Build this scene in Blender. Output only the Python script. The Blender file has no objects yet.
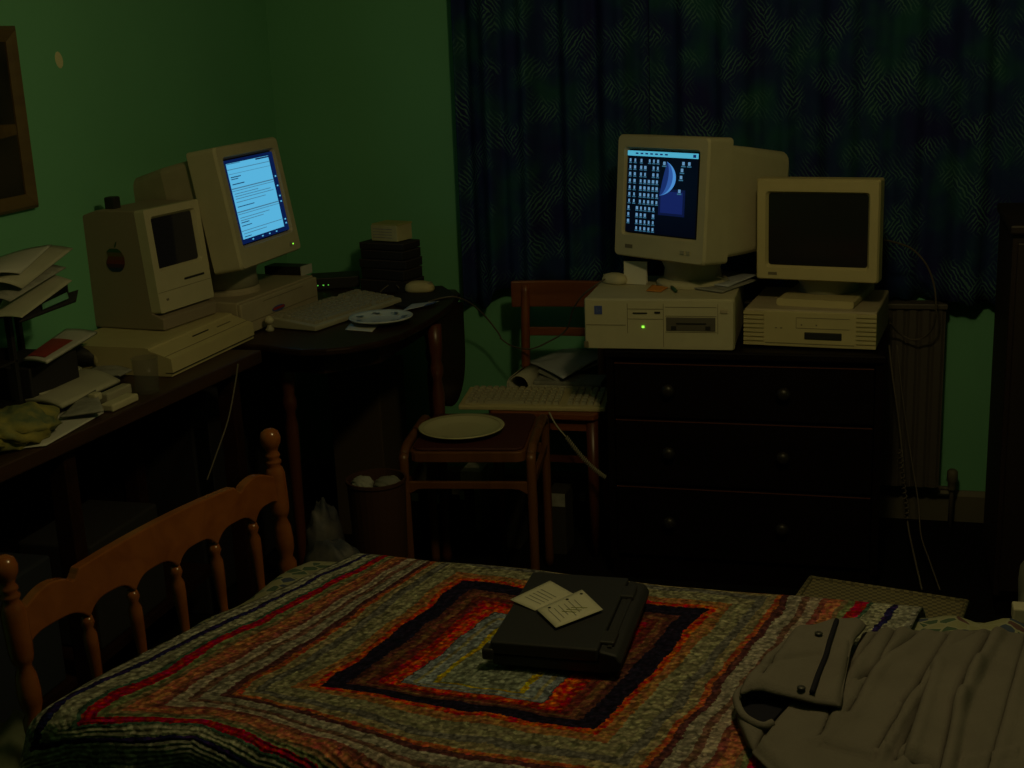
import bpy, bmesh, math, random
from mathutils import Vector, Matrix
random.seed(7)
SC = bpy.context.scene
COL = SC.collection
PI = math.pi
R = math.radians

# ------------------------------------------------------------------ camera
F = 1320.0; PITCH = R(14.75); YAW = R(16.0); ROLL = R(2.44); H = 1.556
_fw = Vector((-math.sin(YAW)*math.cos(PITCH), math.cos(YAW)*math.cos(PITCH), -math.sin(PITCH)))
_r0 = Vector((math.cos(YAW), math.sin(YAW), 0)); _u0 = _r0.cross(_fw)
_rt = _r0*math.cos(ROLL) - _u0*math.sin(ROLL)
_up = _u0*math.cos(ROLL) + _r0*math.sin(ROLL)
CAM = Vector((0, 0, H))
cd = bpy.data.cameras.new('camera'); cam = bpy.data.objects.new('camera', cd); COL.objects.link(cam)
cd.sensor_width = 36; cd.lens = F*36/1024; cd.clip_start = 0.02
m = Matrix((_rt, _up, -_fw)).transposed().to_4x4(); m.translation = CAM
cam.matrix_world = m
SC.camera = cam
SC.view_settings.view_transform = 'Standard'; SC.view_settings.look = 'None'
SC.view_settings.gamma = 1; SC.view_settings.use_curve_mapping = False
SC.view_settings.exposure = -1.55
w = bpy.data.worlds.new('world'); SC.world = w; w.use_nodes = True
w.node_tree.nodes['Background'].inputs[0].default_value = (0.3, 0.35, 0.6, 1)
w.node_tree.nodes['Background'].inputs[1].default_value = 0.002
ld = bpy.data.lights.new('ceiling_bulb_light', 'POINT'); lo = bpy.data.objects.new('ceiling_bulb_light', ld)
COL.objects.link(lo); lo.location = (-0.10, 1.88, 2.08)
ld.energy = 49; ld.color = (1.0, 0.80, 0.34); ld.shadow_soft_size = 0.07

# a place seen at a pixel of the 1024x768 frame, on a plane of known height / distance / side
def _ray(px, py): return _fw*F + _rt*(px-512) + _up*(384-py)
def Zp(px, py, z): d = _ray(px, py); return CAM + d*((z-H)/d.z)
def Yp(px, py, y): d = _ray(px, py); return CAM + d*(y/d.y)
def Xp(px, py, x): d = _ray(px, py); return CAM + d*(x/d.x)

# ------------------------------------------------------------------ materials
def mat(name, col, rough=.6, spec=.35, var=0.0, vscale=8, bump=0.0, bscale=60, metal=0.0, col2=None, emit=None, estr=1.0, trans=0.0):
    M = bpy.data.materials.new(name); M.use_nodes = True; nt = M.node_tree; b = nt.nodes['Principled BSDF']
    b.inputs['Base Color'].default_value = (*col, 1); b.inputs['Roughness'].default_value = rough
    b.inputs['Specular IOR Level'].default_value = spec; b.inputs['Metallic'].default_value = metal
    if trans: b.inputs['Transmission Weight'].default_value = trans
    if emit is not None:
        b.inputs['Emission Color'].default_value = (*emit, 1); b.inputs['Emission Strength'].default_value = estr
    tc = None
    if var > 0 or col2 is not None:
        tc = nt.nodes.new('ShaderNodeTexCoord'); n = nt.nodes.new('ShaderNodeTexNoise'); n.inputs['Scale'].default_value = vscale
        n.inputs['Detail'].default_value = 4
        nt.links.new(tc.outputs['Object'], n.inputs['Vector'])
        r = nt.nodes.new('ShaderNodeValToRGB'); r.color_ramp.elements[0].position = .35; r.color_ramp.elements[1].position = .65
        c2 = col2 if col2 is not None else tuple(c*(1-var) for c in col)
        r.color_ramp.elements[0].color = (*c2, 1); r.color_ramp.elements[1].color = (*col, 1)
        nt.links.new(n.outputs['Fac'], r.inputs[0]); nt.links.new(r.outputs[0], b.inputs['Base Color'])
    if bump > 0:
        tc = tc or nt.nodes.new('ShaderNodeTexCoord'); n = nt.nodes.new('ShaderNodeTexNoise'); n.inputs['Scale'].default_value = bscale
        nt.links.new(tc.outputs['Object'], n.inputs['Vector'])
        bp = nt.nodes.new('ShaderNodeBump'); bp.inputs['Strength'].default_value = bump; bp.inputs['Distance'].default_value = .01
        nt.links.new(n.outputs['Fac'], bp.inputs['Height']); nt.links.new(bp.outputs[0], b.inputs['Normal'])
    return M
def wood(name, c1, c2, rough=.35, scale=3, axis=(1, 8, 8), spec=.5):
    M = mat(name, c1, rough, spec); nt = M.node_tree; b = nt.nodes['Principled BSDF']
    tc = nt.nodes.new('ShaderNodeTexCoord'); mp = nt.nodes.new('ShaderNodeMapping'); mp.inputs['Scale'].default_value = axis
    n = nt.nodes.new('ShaderNodeTexNoise'); n.inputs['Scale'].default_value = scale; n.inputs['Detail'].default_value = 6; n.inputs['Distortion'].default_value = .6
    r = nt.nodes.new('ShaderNodeValToRGB'); r.color_ramp.elements[0].position = .3; r.color_ramp.elements[1].position = .7
    r.color_ramp.elements[0].color = (*c2, 1); r.color_ramp.elements[1].color = (*c1, 1)
    nt.links.new(tc.outputs['Object'], mp.inputs[0]); nt.links.new(mp.outputs[0], n.inputs['Vector'])
    nt.links.new(n.outputs['Fac'], r.inputs[0]); nt.links.new(r.outputs[0], b.inputs['Base Color'])
    return M
def screen_mat(name, col, s=1.0):
    M = mat(name, (0, 0, 0), .3, .2, emit=col, estr=s); return M

BEIGE = mat('beige_plastic', (.50, .46, .31), .55, .3, var=.06, vscale=20, bump=.05, bscale=300)
BEIGE2 = mat('yellowed_plastic', (.50, .43, .23), .55, .3, var=.06, vscale=20)
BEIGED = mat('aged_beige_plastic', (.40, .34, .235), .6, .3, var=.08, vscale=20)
GREYB = mat('grey_beige_plastic', (.36, .34, .25), .6, .3, var=.06)
KEY = mat('keycap_plastic', (.40, .37, .26), .6, .3)
KEYD = mat('keycap_grey', (.30, .28, .21), .6, .3)
SLOT = mat('dark_slot', (.02, .02, .018), .6, .3)
SEAM = mat('panel_seam', (.16, .14, .09), .6, .3)
GLASSD = mat('dark_crt_glass', (.018, .018, .022), .12, .5)
BLACK = mat('black_plastic', (.018, .017, .018), .5, .4, bump=.05, bscale=200)
BLACKC = mat('black_card', (.02, .018, .02), .7, .3)
DRIVE = mat('dark_drive_face', (.10, .09, .075), .5, .3)
PAPER = mat('white_paper', (.50, .50, .46), .8, .2, var=.06, vscale=6)
PAPER2 = mat('cream_paper', (.42, .41, .32), .8, .2, var=.10, vscale=9)
PAPERG = mat('grey_newsprint', (.30, .30, .27), .85, .15, var=.3, vscale=40)
PAPERV = mat('bluish_paper', (.42, .45, .50), .8, .2, var=.08)
INK = mat('grey_ink', (.12, .12, .12), .8, .1)
REDP = mat('red_print', (.30, .03, .025), .6, .3)
GREENP = mat('green_card', (.13, .33, .22), .6, .3)
BLUEP = mat('blue_print', (.06, .09, .32), .6, .3)
ORANGE = mat('orange_note', (.60, .24, .05), .8, .2)
YELLOW = mat('mottled_yellow_cloth', (.30, .26, .07), .85, .2, col2=(.10, .13, .07), vscale=22, bump=.4, bscale=30)
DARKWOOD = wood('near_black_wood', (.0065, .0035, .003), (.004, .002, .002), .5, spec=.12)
TABLEW = wood('dark_brown_wood', (.030, .012, .007), (.016, .007, .004), .4, spec=.2)
DESKW = wood('brown_veneer', (.050, .022, .011), (.030, .014, .007), .45, axis=(8, 1, 8))
PINE = wood('orange_pine', (.25, .080, .020), (.17, .050, .013), .18, axis=(6, 1, 6), spec=.45)
CHAIRW = wood('red_brown_wood', (.23, .068, .022), (.15, .042, .014), .35)
STOOLW = wood('amber_wood', (.17, .065, .024), (.11, .042, .015), .35, axis=(8, 8, 1))
LEGW = wood('reddish_leg_wood', (.11, .032, .015), (.075, .021, .010), .35, axis=(8, 8, 1))
MAROON = mat('maroon_vinyl', (.060, .014, .014), .5, .4, bump=.1, bscale=80)
PLATEM = mat('cream_glazed_ceramic', (.52, .50, .31), .25, .5)
CHINA = mat('white_china', (.52, .55, .56), .2, .5)
RUGM = mat('dark_carpet', (.006, .005, .005), .95, .1, var=.3, vscale=50, bump=.5, bscale=200)
CEILM = mat('ceiling_plaster', (.34, .34, .28), .9, .1)
SKIRT = mat('cream_gloss_paint', (.13, .12, .085), .5, .3, var=.1)
RADM = mat('radiator_enamel', (.085, .075, .065), .5, .3)
LAPM = mat('charcoal_laptop_shell', (.020, .020, .023), .5, .3, bump=.05, bscale=300)
CARDB = mat('brown_cardboard', (.07, .05, .032), .85, .2)
BAGM = mat('mottled_plastic_bag', (.11, .10, .095), .6, .3, col2=(.03, .035, .05), vscale=16, bump=.5, bscale=20)
BINM = mat('dark_brown_bin', (.05, .022, .014), .7, .2)
CABLE = mat('pale_cable', (.34, .32, .24), .6, .3)
CABLED = mat('dim_cable', (.11, .095, .075), .6, .3)
JACKET = mat('stone_cotton', (.135, .122, .110), .9, .15, var=.12, vscale=12, bump=.15, bscale=250)
LINING = mat('dark_lining', (.012, .012, .02), .9, .1)
SNAP = mat('dark_snap_metal', (.03, .03, .03), .4, .5)
LEDG = mat('green_light', (0, .1, 0), .4, .2, emit=(.25, 1, .05), estr=6)
LEDS = mat('small_green_lights', (0, .1, 0), .4, .2, emit=(.2, 1, .1), estr=1.6)
GREYCLOTH = mat('pale_green_cloth', (.15, .17, .11), .9, .1, var=.4, vscale=14, bump=.4, bscale=25)

# green wall paint
WALLM = mat('green_wall_paint', (.16, .44, .25), .85, .15, var=.05, vscale=3, bump=.03, bscale=120)
# ------------------------------------------------------------------ helpers
def mesh_obj(name, bm, m, parent=None, bevel=0, smooth=False, world=True, segs=2, solid=0, subsurf=0, label=None):
    me = bpy.data.meshes.new(name)
    bmesh.ops.recalc_face_normals(bm, faces=bm.faces) if not getattr(bm, 'keepn', False) else None
    o = bpy.data.objects.new(name, me); COL.objects.link(o)
    if parent is not None:
        o.parent = parent
        if world: bm.transform(wm(parent).inverted())
    elif world:
        xs = [v.co.x for v in bm.verts]; ys = [v.co.y for v in bm.verts]; zs = [v.co.z for v in bm.verts]
        c = Vector(((min(xs)+max(xs))/2, (min(ys)+max(ys))/2, min(zs)))
        bm.transform(Matrix.Translation(-c)); o.location = c
    bm.to_mesh(me); bm.free()
    for mm in (m if isinstance(m, (list, tuple)) else [m]): me.materials.append(mm)
    if smooth:
        for p in me.polygons: p.use_smooth = True
    if solid:
        s = o.modifiers.new('thickness', 'SOLIDIFY'); s.thickness = abs(solid); s.offset = 1 if solid > 0 else -1
    if bevel:
        s = o.modifiers.new('bevel', 'BEVEL'); s.width = bevel; s.segments = segs; s.limit_method = 'ANGLE'; s.angle_limit = R(35)
    if subsurf:
        s = o.modifiers.new('sub', 'SUBSURF'); s.levels = subsurf; s.render_levels = subsurf
    if label: o['label'] = label
    return o
def wm(o):
    M_ = Matrix.LocRotScale(o.location, o.rotation_euler, o.scale)
    return wm(o.parent) @ M_ if o.parent else M_
def tag(o, label, cat, group=None, kind=None):
    o['label'] = label; o['category'] = cat
    if group: o['group'] = group
    if kind: o['kind'] = kind
    return o
def thing(name, label, cat, loc=(0, 0, 0), rz=0, group=None):
    o = bpy.data.objects.new(name, None); COL.objects.link(o); o.location = loc; o.rotation_euler = (0, 0, rz); o.empty_display_size = .05
    return tag(o, label, cat, group)
def struct(o): o['kind'] = 'structure'; return o
def BM(): return bmesh.new()
def box(bm, x0, x1, y0, y1, z0, z1, mi=0, M_=None):
    vs = [bm.verts.new((x, y, z)) for z in (z0, z1) for y in (y0, y1) for x in (x0, x1)]
    for f in ((0, 1, 3, 2), (4, 6, 7, 5), (0, 4, 5, 1), (2, 3, 7, 6), (0, 2, 6, 4), (1, 5, 7, 3)):
        bm.faces.new([vs[i] for i in f]).material_index = mi
    if M_ is not None: bmesh.ops.transform(bm, matrix=M_, verts=vs)
    return bm
def prism(bm, pts, z0, z1, mi=0):
    a = [bm.verts.new((p[0], p[1], z0)) for p in pts]; b = [bm.verts.new((p[0], p[1], z1)) for p in pts]
    n = len(pts); bm.faces.new(a[::-1]).material_index = mi; bm.faces.new(b).material_index = mi
    for i in range(n): bm.faces.new((a[i], a[(i+1) % n], b[(i+1) % n], b[i])).material_index = mi
    return bm
def loft(bm, loops, cap=True, mi=0):
    L = [[bm.verts.new(p) for p in lp] for lp in loops]; n = len(L[0])
    for a, b in zip(L[:-1], L[1:]):
        for i in range(n): bm.faces.new((a[i], a[(i+1) % n], b[(i+1) % n], b[i])).material_index = mi
    if cap: bm.faces.new(L[0][::-1]).material_index = mi; bm.faces.new(L[-1]).material_index = mi
    return bm
def lathe(bm, prof, c=(0, 0, 0), n=24, M_=None, capends=True, mi=0):
    loops = []
    for r_, z in prof:
        loops.append([(c[0]+r_*math.cos(2*PI*i/n), c[1]+r_*math.sin(2*PI*i/n), c[2]+z) for i in range(n)])
    if M_ is not None: loops = [[tuple(M_ @ Vector(p)) for p in lp] for lp in loops]
    return loft(bm, loops, capends, mi)
def smooth_path(pts, k=6):
    P = [Vector(p) for p in pts]; out = []
    for i in range(len(P)-1):
        p0 = P[max(i-1, 0)]; p1 = P[i]; p2 = P[i+1]; p3 = P[min(i+2, len(P)-1)]
        for j in range(k):
            t = j/k
            out.append(.5*((2*p1)+(p2-p0)*t+(2*p0-5*p1+4*p2-p3)*t*t+(3*p1-p0-3*p2+p3)*t**3))
    out.append(P[-1]); return out
def tube(bm, pts, r_, n=8, sm=True, k=6, mi=0):
    P = smooth_path(pts, k) if sm else [Vector(p) for p in pts]
    rr = r_ if callable(r_) else (lambda t: r_)
    up = Vector((0, 0, 1)); prev = None; loops = []
    for i, p in enumerate(P):
        t = (P[min(i+1, len(P)-1)]-P[max(i-1, 0)]).normalized()
        if prev is None:
            a = t.cross(up if abs(t.z) < .9 else Vector((1, 0, 0))).normalized()
        else:
            a = (prev-t*prev.dot(t)).normalized()
        prev = a; b = t.cross(a); q = rr(i/max(1, len(P)-1))
        loops.append([tuple(p+a*q*math.cos(2*PI*j/n)+b*q*math.sin(2*PI*j/n)) for j in range(n)])
    return loft(bm, loops, True, mi)
def lerp(a, b, t): return a+(b-a)*t
def polyl(pts, t):
    P = [Vector(p) for p in pts]; L = [0]
    for a, b in zip(P[:-1], P[1:]): L.append(L[-1]+(b-a).length)
    s = t*L[-1]
    for i in range(len(P)-1):
        if s <= L[i+1] or i == len(P)-2:
            d = L[i+1]-L[i]; return P[i].lerp(P[i+1], 0 if d == 0 else (s-L[i])/d)
def coons(c0, c1, d0, d1, nu, nv):
    """c0 bottom (u), c1 top (u), d0 left (v), d1 right (v) polylines of 2D points"""
    c0, c1, d0, d1 = [[Vector((p[0], p[1], 0)) for p in q] for q in (c0, c1, d0, d1)]
    g = []
    for j in range(nv+1):
        v = j/nv; row = []
        for i in range(nu+1):
            u = i/nu
            p = (1-v)*polyl(c0, u)+v*polyl(c1, u)+(1-u)*polyl(d0, v)+u*polyl(d1, v) \
                - ((1-u)*(1-v)*c0[0]+u*(1-v)*c0[-1]+(1-u)*v*c1[0]+u*v*c1[-1])
            row.append(p)
        g.append(row)
    return g
def grid_bm(g, f=None, uvf=None):
    bm = BM(); nv = len(g)-1; nu = len(g[0])-1
    V = [[bm.verts.new(f(i/nu, j/nv, g[j][i]) if f else g[j][i]) for i in range(nu+1)] for j in range(nv+1)]
    uvl = bm.loops.layers.uv.new('UVMap') if uvf else None
    for j in range(nv):
        for i in range(nu):
            idx = ((i, j), (i+1, j), (i+1, j+1), (i, j+1))
            fa = bm.faces.new([V[b][a] for a, b in idx])
            if uvl:
                for lp, (a, b) in zip(fa.loops, idx): lp[uvl].uv = uvf(a/nu, b/nv, g[b][a])
    return bm
def pz(px, py, z): v = Zp(px, py, z); return (v.x, v.y)
def sheet(name, m, quad, z, label, cat, group=None, curl=0.0, parent=None, thick=.0012, n=8, dz=(0, 0, 0, 0), lines=None):
    """a paper sheet whose 4 corners (px) lie at height z (+dz per corner): BL, BR, TR, TL"""
    W = [Zp(px, py, z+d) for (px, py), d in zip(quad, dz)]
    bm = BM(); V = []
    for j in range(n+1):
        v = j/n; row = []
        for i in range(n+1):
            u = i/n
            p = (W[0]*(1-u)+W[1]*u)*(1-v)+(W[3]*(1-u)+W[2]*u)*v
            p = p+Vector((0, 0, curl*(4*(u-.5)**2)*v))
            row.append(bm.verts.new(p))
        V.append(row)
    for j in range(n):
        for i in range(n): bm.faces.new((V[j][i], V[j][i+1], V[j+1][i+1], V[j+1][i]))
    o = mesh_obj(name, bm, m, parent, solid=thick, smooth=True)
    if parent is None: tag(o, label, cat, group)
    if lines:
        bm = BM()
        for (u0, u1, v, hh) in lines:
            ps = []
            for (u, vv) in ((u0, v-hh/2), (u1, v-hh/2), (u1, v+hh/2), (u0, v+hh/2)):
                p = (W[0]*(1-u)+W[1]*u)*(1-vv)+(W[3]*(1-u)+W[2]*u)*vv+Vector((0, 0, thick+.0006+curl*(4*(u-.5)**2)*vv))
                ps.append(bm.verts.new(p))
            bm.faces.new(ps)
        mesh_obj('printed_text', bm, INK, o)
    return o
def bar_mesh(bm, a, b, wd, h):
    """a rectangular bar between two world points"""
    a = Vector(a); b = Vector(b); t = (b-a); L = t.length; q = t.to_track_quat('Y', 'Z').to_matrix().to_4x4(); q.translation = a
    return box(bm, -wd/2, wd/2, 0, L, -h/2, h/2, M_=q)

# ------------------------------------------------------------------ setting
XL, XR, YF, YN, ZC = -2.003, 1.75, 4.20, -1.4, 2.4
struct(mesh_obj('floor', box(BM(), XL-.1, XR+.1, YN-.1, YF+.1, -.1, 0), RUGM))
struct(mesh_obj('ceiling', box(BM(), XL-.1, XR+.1, YN-.1, YF+.1, ZC, ZC+.1), CEILM))
wl = struct(mesh_obj('wall_left', box(BM(), XL-.1, XL, YN, YF, 0, ZC), WALLM))
struct(mesh_obj('wall_back', box(BM(), XL-.1, XR+.1, YF, YF+.1, 0, ZC), WALLM))
struct(mesh_obj('wall_right', box(BM(), XR, XR+.1, YN, YF, 0, ZC), WALLM))
struct(mesh_obj('wall_near', box(BM(), XL-.1, XR+.1, YN-.1, YN, 0, ZC), WALLM))
sk = BM(); prism(sk, [(YF-.018, 0), (YF, 0), (YF, .10), (YF-.006, .10), (YF-.018, .085)], XL, XR)
sk.transform(Matrix(((0, 0, 1, 0), (1, 0, 0, 0), (0, 1, 0, 0), (0, 0, 0, 1))))
struct(mesh_obj('baseboard_back', sk, SKIRT))
sk = BM(); box(sk, XL, XL+.018, YN, YF-.02, 0, .10)
struct(mesh_obj('baseboard_left', sk, SKIRT, bevel=.005))
# little pale plaster chip in the paint
c = Xp(59, 60, XL)
bm = BM(); lathe(bm, [(.016, 0), (.014, .0018)], n=11)
for v in bm.verts: v.co.y *= 1.0; v.co.x *= 1.35
bm.transform(Matrix.Translation(c) @ Matrix.Rotation(PI/2, 4, 'Y') @ Matrix.Rotation(.3, 4, 'Z'))
mesh_obj('paint_chip', bm, mat('bare_plaster', (.62, .60, .36), .9, .1), wl, label='pale chip where the green paint has come off')

# ------------------------------------------------------------------ framed picture
t = thing('framed_picture', 'framed dark landscape picture hanging on the green wall', 'picture', (XL+.012, 2.53, 1.2))
y0, y1, z0, z1 = 2.26, 2.803, 1.2, 1.628; fw = .036
FR = wood('gilt_brown_frame', (.13, .085, .028), (.09, .055, .02), .45, axis=(2, 2, 8))
bm = BM()
outer = [(y0, z0), (y1, z0), (y1, z1), (y0, z1)]
def rect(y0, y1, z0, z1, x): return [(x, y0, z0), (x, y1, z0), (x, y1, z1), (x, y0, z1)]
loft(bm, [rect(y0, y1, z0, z1, XL+.001), rect(y0, y1, z0, z1, XL+.016), rect(y0+.008, y1-.008, z0+.008, z1-.008, XL+.023),
          rect(y0+.022, y1-.022, z0+.022, z1-.022, XL+.018), rect(y0+fw, y1-fw, z0+fw, z1-fw, XL+.012), rect(y0+fw, y1-fw, z0+fw, z1-fw, XL+.001)], cap=False)
mesh_obj('frame', bm, FR, t)
PICM = mat('dark_landscape_print', (.035, .03, .018), .35, .4, col2=(.012, .014, .010), vscale=7)
pic = mesh_obj('print', box(BM(), XL+.002, XL+.008, y0+fw, y1-fw, z0+fw, z1-fw), PICM, t)
bm = BM(); prism(bm, [(y0+.1, 1.36), (2.50, 1.372), (2.62, 1.366), (y1-fw, 1.378), (y1-fw, 1.402), (2.64, 1.408), (2.5, 1.396), (y0+.1, 1.40)], XL+.0085, XL+.0092)
bm.transform(Matrix(((0, 0, 1, 0), (1, 0, 0, 0), (0, 1, 0, 0), (0, 0, 0, 1))))
mesh_obj('pale_field', bm, mat('ochre_field_print', (.13, .085, .03), .5, .2, var=.4, vscale=30), pic)

# ------------------------------------------------------------------ curtains
CM = bpy.data.materials.new('dark_blue_green_leaf_fabric'); CM.use_nodes = True; nt = CM.node_tree; b = nt.nodes['Principled BSDF']
b.inputs['Roughness'].default_value = .85; b.inputs['Specular IOR Level'].default_value = .15
tc = nt.nodes.new('ShaderNodeTexCoord')
def node(t, **k):
    n = nt.nodes.new(t)
    for a, v in k.items(): setattr(n, a, v)
    return n
def L(a, b_): nt.links.new(a, b_)
# blotchy blue / green ground
n1 = node('ShaderNodeTexNoise'); n1.inputs['Scale'].default_value = 5; n1.inputs['Detail'].default_value = 3
L(tc.outputs['Object'], n1.inputs['Vector'])
r1 = node('ShaderNodeValToRGB'); e = r1.color_ramp.elements; e[0].position = .36; e[0].color = (.013, .016, .10, 1); e[1].position = .66; e[1].color = (.016, .075, .085, 1)
k = e.new(.5); k.color = (.012, .030, .11, 1)
L(n1.outputs['Fac'], r1.inputs[0])
# leaf strokes: short slanted hatching that flips direction cell by cell
mp = node('ShaderNodeMapping'); mp.inputs['Scale'].default_value = (1, 0.02, 1); L(tc.outputs['UV'], mp.inputs[0])
wv = node('ShaderNodeTexWave'); wv.inputs['Scale'].default_value = 34; wv.inputs['Distortion'].default_value = 5; wv.inputs['Detail'].default_value = 2; wv.bands_direction = 'DIAGONAL'
wv2 = node('ShaderNodeTexWave'); wv2.inputs['Scale'].default_value = 34; wv2.inputs['Distortion'].default_value = 5; wv2.bands_direction = 'DIAGONAL'
mpa = node('ShaderNodeMapping'); mpa.inputs['Scale'].default_value = (1, 1, 1); L(tc.outputs['UV'], mpa.inputs[0])
mpb = node('ShaderNodeMapping'); mpb.inputs['Scale'].default_value = (-1, 1, 1); L(tc.outputs['UV'], mpb.inputs[0])
L(mpa.outputs[0], wv.inputs['Vector']); L(mpb.outputs[0], wv2.inputs['Vector'])
ck = node('ShaderNodeTexVoronoi'); ck.inputs['Scale'].default_value = 15; L(tc.outputs['UV'], ck.inputs['Vector'])
sp = node('ShaderNodeSeparateColor'); L(ck.outputs['Color'], sp.inputs[0])
gt = node('ShaderNodeMath', operation='GREATER_THAN'); gt.inputs[1].default_value = .5; L(sp.outputs[0], gt.inputs[0])
mx = node('ShaderNodeMix'); mx.data_type = 'FLOAT'; L(gt.outputs[0], mx.inputs[0]); L(wv.outputs['Fac'], mx.inputs[2]); L(wv2.outputs['Fac'], mx.inputs[3])
rs = node('ShaderNodeValToRGB'); rs.color_ramp.elements[0].position = .55; rs.color_ramp.elements[1].position = .8; L(mx.outputs[0], rs.inputs[0])
n2 = node('ShaderNodeTexNoise'); n2.inputs['Scale'].default_value = 7; L(tc.outputs['UV'], n2.inputs['Vector'])
r2 = node('ShaderNodeValToRGB'); r2.color_ramp.elements[0].position = .46; r2.color_ramp.elements[1].position = .62; L(n2.outputs['Fac'], r2.inputs[0])
mm = node('ShaderNodeMath', operation='MULTIPLY'); L(rs.outputs[0], mm.inputs[0]); L(r2.outputs[0], mm.inputs[1])
mc = node('ShaderNodeMix'); mc.data_type = 'RGBA'; L(mm.outputs[0], mc.inputs[0]); L(r1.outputs[0], mc.inputs[6]); mc.inputs[7].default_value = (.065, .15, .15, 1)
L(mc.outputs[2], b.inputs['Base Color'])
def curtain(name, label, x0, x1, seed, hem):
    rnd = random.Random(seed); N = 150; NV = 26
    ph = [rnd.uniform(0, 6.28) for _ in range(4)]
    bm = BM(); uvl = bm.loops.layers.uv.new('UVMap'); V = []
    for j in range(NV+1):
        v = j/NV; row = []
        for i in range(N+1):
            u = i/N; x = lerp(x0, x1, u); s = (x-x0)
            a = .028*math.sin(s*2*PI/.155+ph[0]+1.2*math.sin(s*5+ph[1])) + .012*math.sin(s*2*PI/.062+ph[2]+.4*v) + .032*math.sin(s*2*PI/.36+ph[3])
            a *= .75+.25*(1-v)
            zb = hem(u)+.006*math.sin(s*70)
            z = lerp(zb, 2.15, v)
            xx = x+.012*math.sin(v*5+s*6)*(1-u if seed == 1 else u)
            if seed == 1: xx += (.012*v-.006)*(1-u)-.012*math.sin(v*5+s*6)*(1-u)
            row.append(((xx, 4.125+a*.8, z), (s*1.4, z)))
        V.append([(bm.verts.new(p), uv) for p, uv in row])
    for j in range(NV):
        for i in range(N):
            q = [V[j][i], V[j][i+1], V[j+1][i+1], V[j+1][i]]
            f = bm.faces.new([a for a, _ in q])
            for lp, (_, uv) in zip(f.loops, q): lp[uvl].uv = uv
    o = mesh_obj(name, bm, CM, smooth=True, solid=.003)
    return tag(o, label, 'curtain')
curtain('curtain', 'dark blue-green leaf-patterned curtain, the one beside the bare green wall', -1.335, -.701, 1,
        lambda u: .685+.075*(1/(1+math.exp(-(u-.17)*60))))
curtain('curtain', 'dark blue-green leaf-patterned curtain hanging behind the two right-hand monitors', -.7005, 1.35, 2, lambda u: .725+.01*math.sin(u*20))

# ------------------------------------------------------------------ radiator
t = thing('radiator', 'pale panel radiator on the wall right of the dark chest of drawers', 'radiator', (-.25, 4.12, .12))
bm = BM(); xr = Yp(942, 400, 4.13).x; x = xr-.60
loopx = []
pf = []; n = 0
xx = x
while xx < xr-.001:
    pf += [(xx, 4.115), (xx+.008, 4.108), (xx+.026, 4.108), (xx+.034, 4.115)]; xx += .0375
pf += [(xr, 4.115), (xr, 4.15), (x, 4.15)]
prism(bm, pf, .135, .715)
mesh_obj('panel', bm, RADM, t)
bm = BM(); box(bm, x-.004, xr+.004, 4.10, 4.165, .705, .722); mesh_obj('top_grille', bm, RADM, t, bevel=.003)
bm = BM(); pv = Yp(952, 488, 4.12)
tube(bm, [(xr-.01, 4.13, pv.z-.005), (pv.x, 4.13, pv.z-.005), (pv.x, 4.13, pv.z-.03), (pv.x, 4.13, 0)], .0075, sm=False); mesh_obj('pipe', bm, RADM, t, smooth=True)
bm = BM(); lathe(bm, [(.011, -.012), (.013, -.004), (.013, .016), (.017, .02), (.016, .052), (.010, .058)], (pv.x, 4.13, pv.z), 14); mesh_obj('valve', bm, SKIRT, t, smooth=True)
for bx in (x+.08, xr-.11): mesh_obj('bracket', box(BM(), bx, bx+.03, 4.15, 4.199, .3, .6), RADM, t)

# ------------------------------------------------------------------ dark cabinet at right edge
t = thing('cabinet', 'dark red-brown wooden cabinet at the right edge beyond the radiator', 'cabinet', (.62, 3.66, 0))
cx0 = Yp(990, 400, 3.88).x
CABW = wood('dark_red_wood', (.013, .004, .004), (.008, .003, .003), .55, axis=(8, 8, 1))
mesh_obj('body', box(BM(), cx0, cx0+.62, 3.47, 3.88, .06, 1.03), CABW, t, bevel=.004)
mesh_obj('top', box(BM(), cx0-.008, cx0+.635, 3.45, 3.885, 1.03, 1.055), CABW, t, bevel=.006)
mesh_obj('plinth', box(BM(), cx0+.01, cx0+.61, 3.49, 3.87, 0, .06), DARKWOOD, t)
for k in (0, 1):
    d = mesh_obj('door', box(BM(), cx0+.012+k*.30, cx0+.308+k*.30, 3.455, 3.47, .08, 1.01), CABW, t, bevel=.004)
    bm = BM(); lathe(bm, [(.006, 0), (.006, .01), (.014, .016), (.012, .026), (.004, .03)], n=12, M_=Matrix.Translation((cx0+(.285 if k == 0 else .335), 3.455, .62)) @ Matrix.Rotation(PI/2, 4, 'X'))
    mesh_obj('knob', bm, DARKWOOD, d, smooth=True)

# ------------------------------------------------------------------ chest of drawers
CX0, CX1, CY0, CY1, CZ = Yp(606, 352, 3.555).x, Yp(884, 357, 3.555).x, 3.555, 3.93, .694
t = thing('chest_of_drawers', 'near-black wooden chest of drawers carrying two computers and their monitors', 'chest of drawers', ((CX0+CX1)/2, (CY0+CY1)/2, 0))
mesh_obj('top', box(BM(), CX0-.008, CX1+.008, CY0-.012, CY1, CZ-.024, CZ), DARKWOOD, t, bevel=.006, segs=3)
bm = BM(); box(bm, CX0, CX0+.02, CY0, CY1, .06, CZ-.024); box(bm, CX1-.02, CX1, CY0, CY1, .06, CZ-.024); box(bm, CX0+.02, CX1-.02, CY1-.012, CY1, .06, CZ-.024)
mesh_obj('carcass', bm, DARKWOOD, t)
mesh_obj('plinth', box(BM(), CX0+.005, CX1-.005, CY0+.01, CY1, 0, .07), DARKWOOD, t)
zl = [Yp(750, 365, CY0).z, Yp(750, 422, CY0).z, Yp(750, 490, CY0).z]
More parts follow.
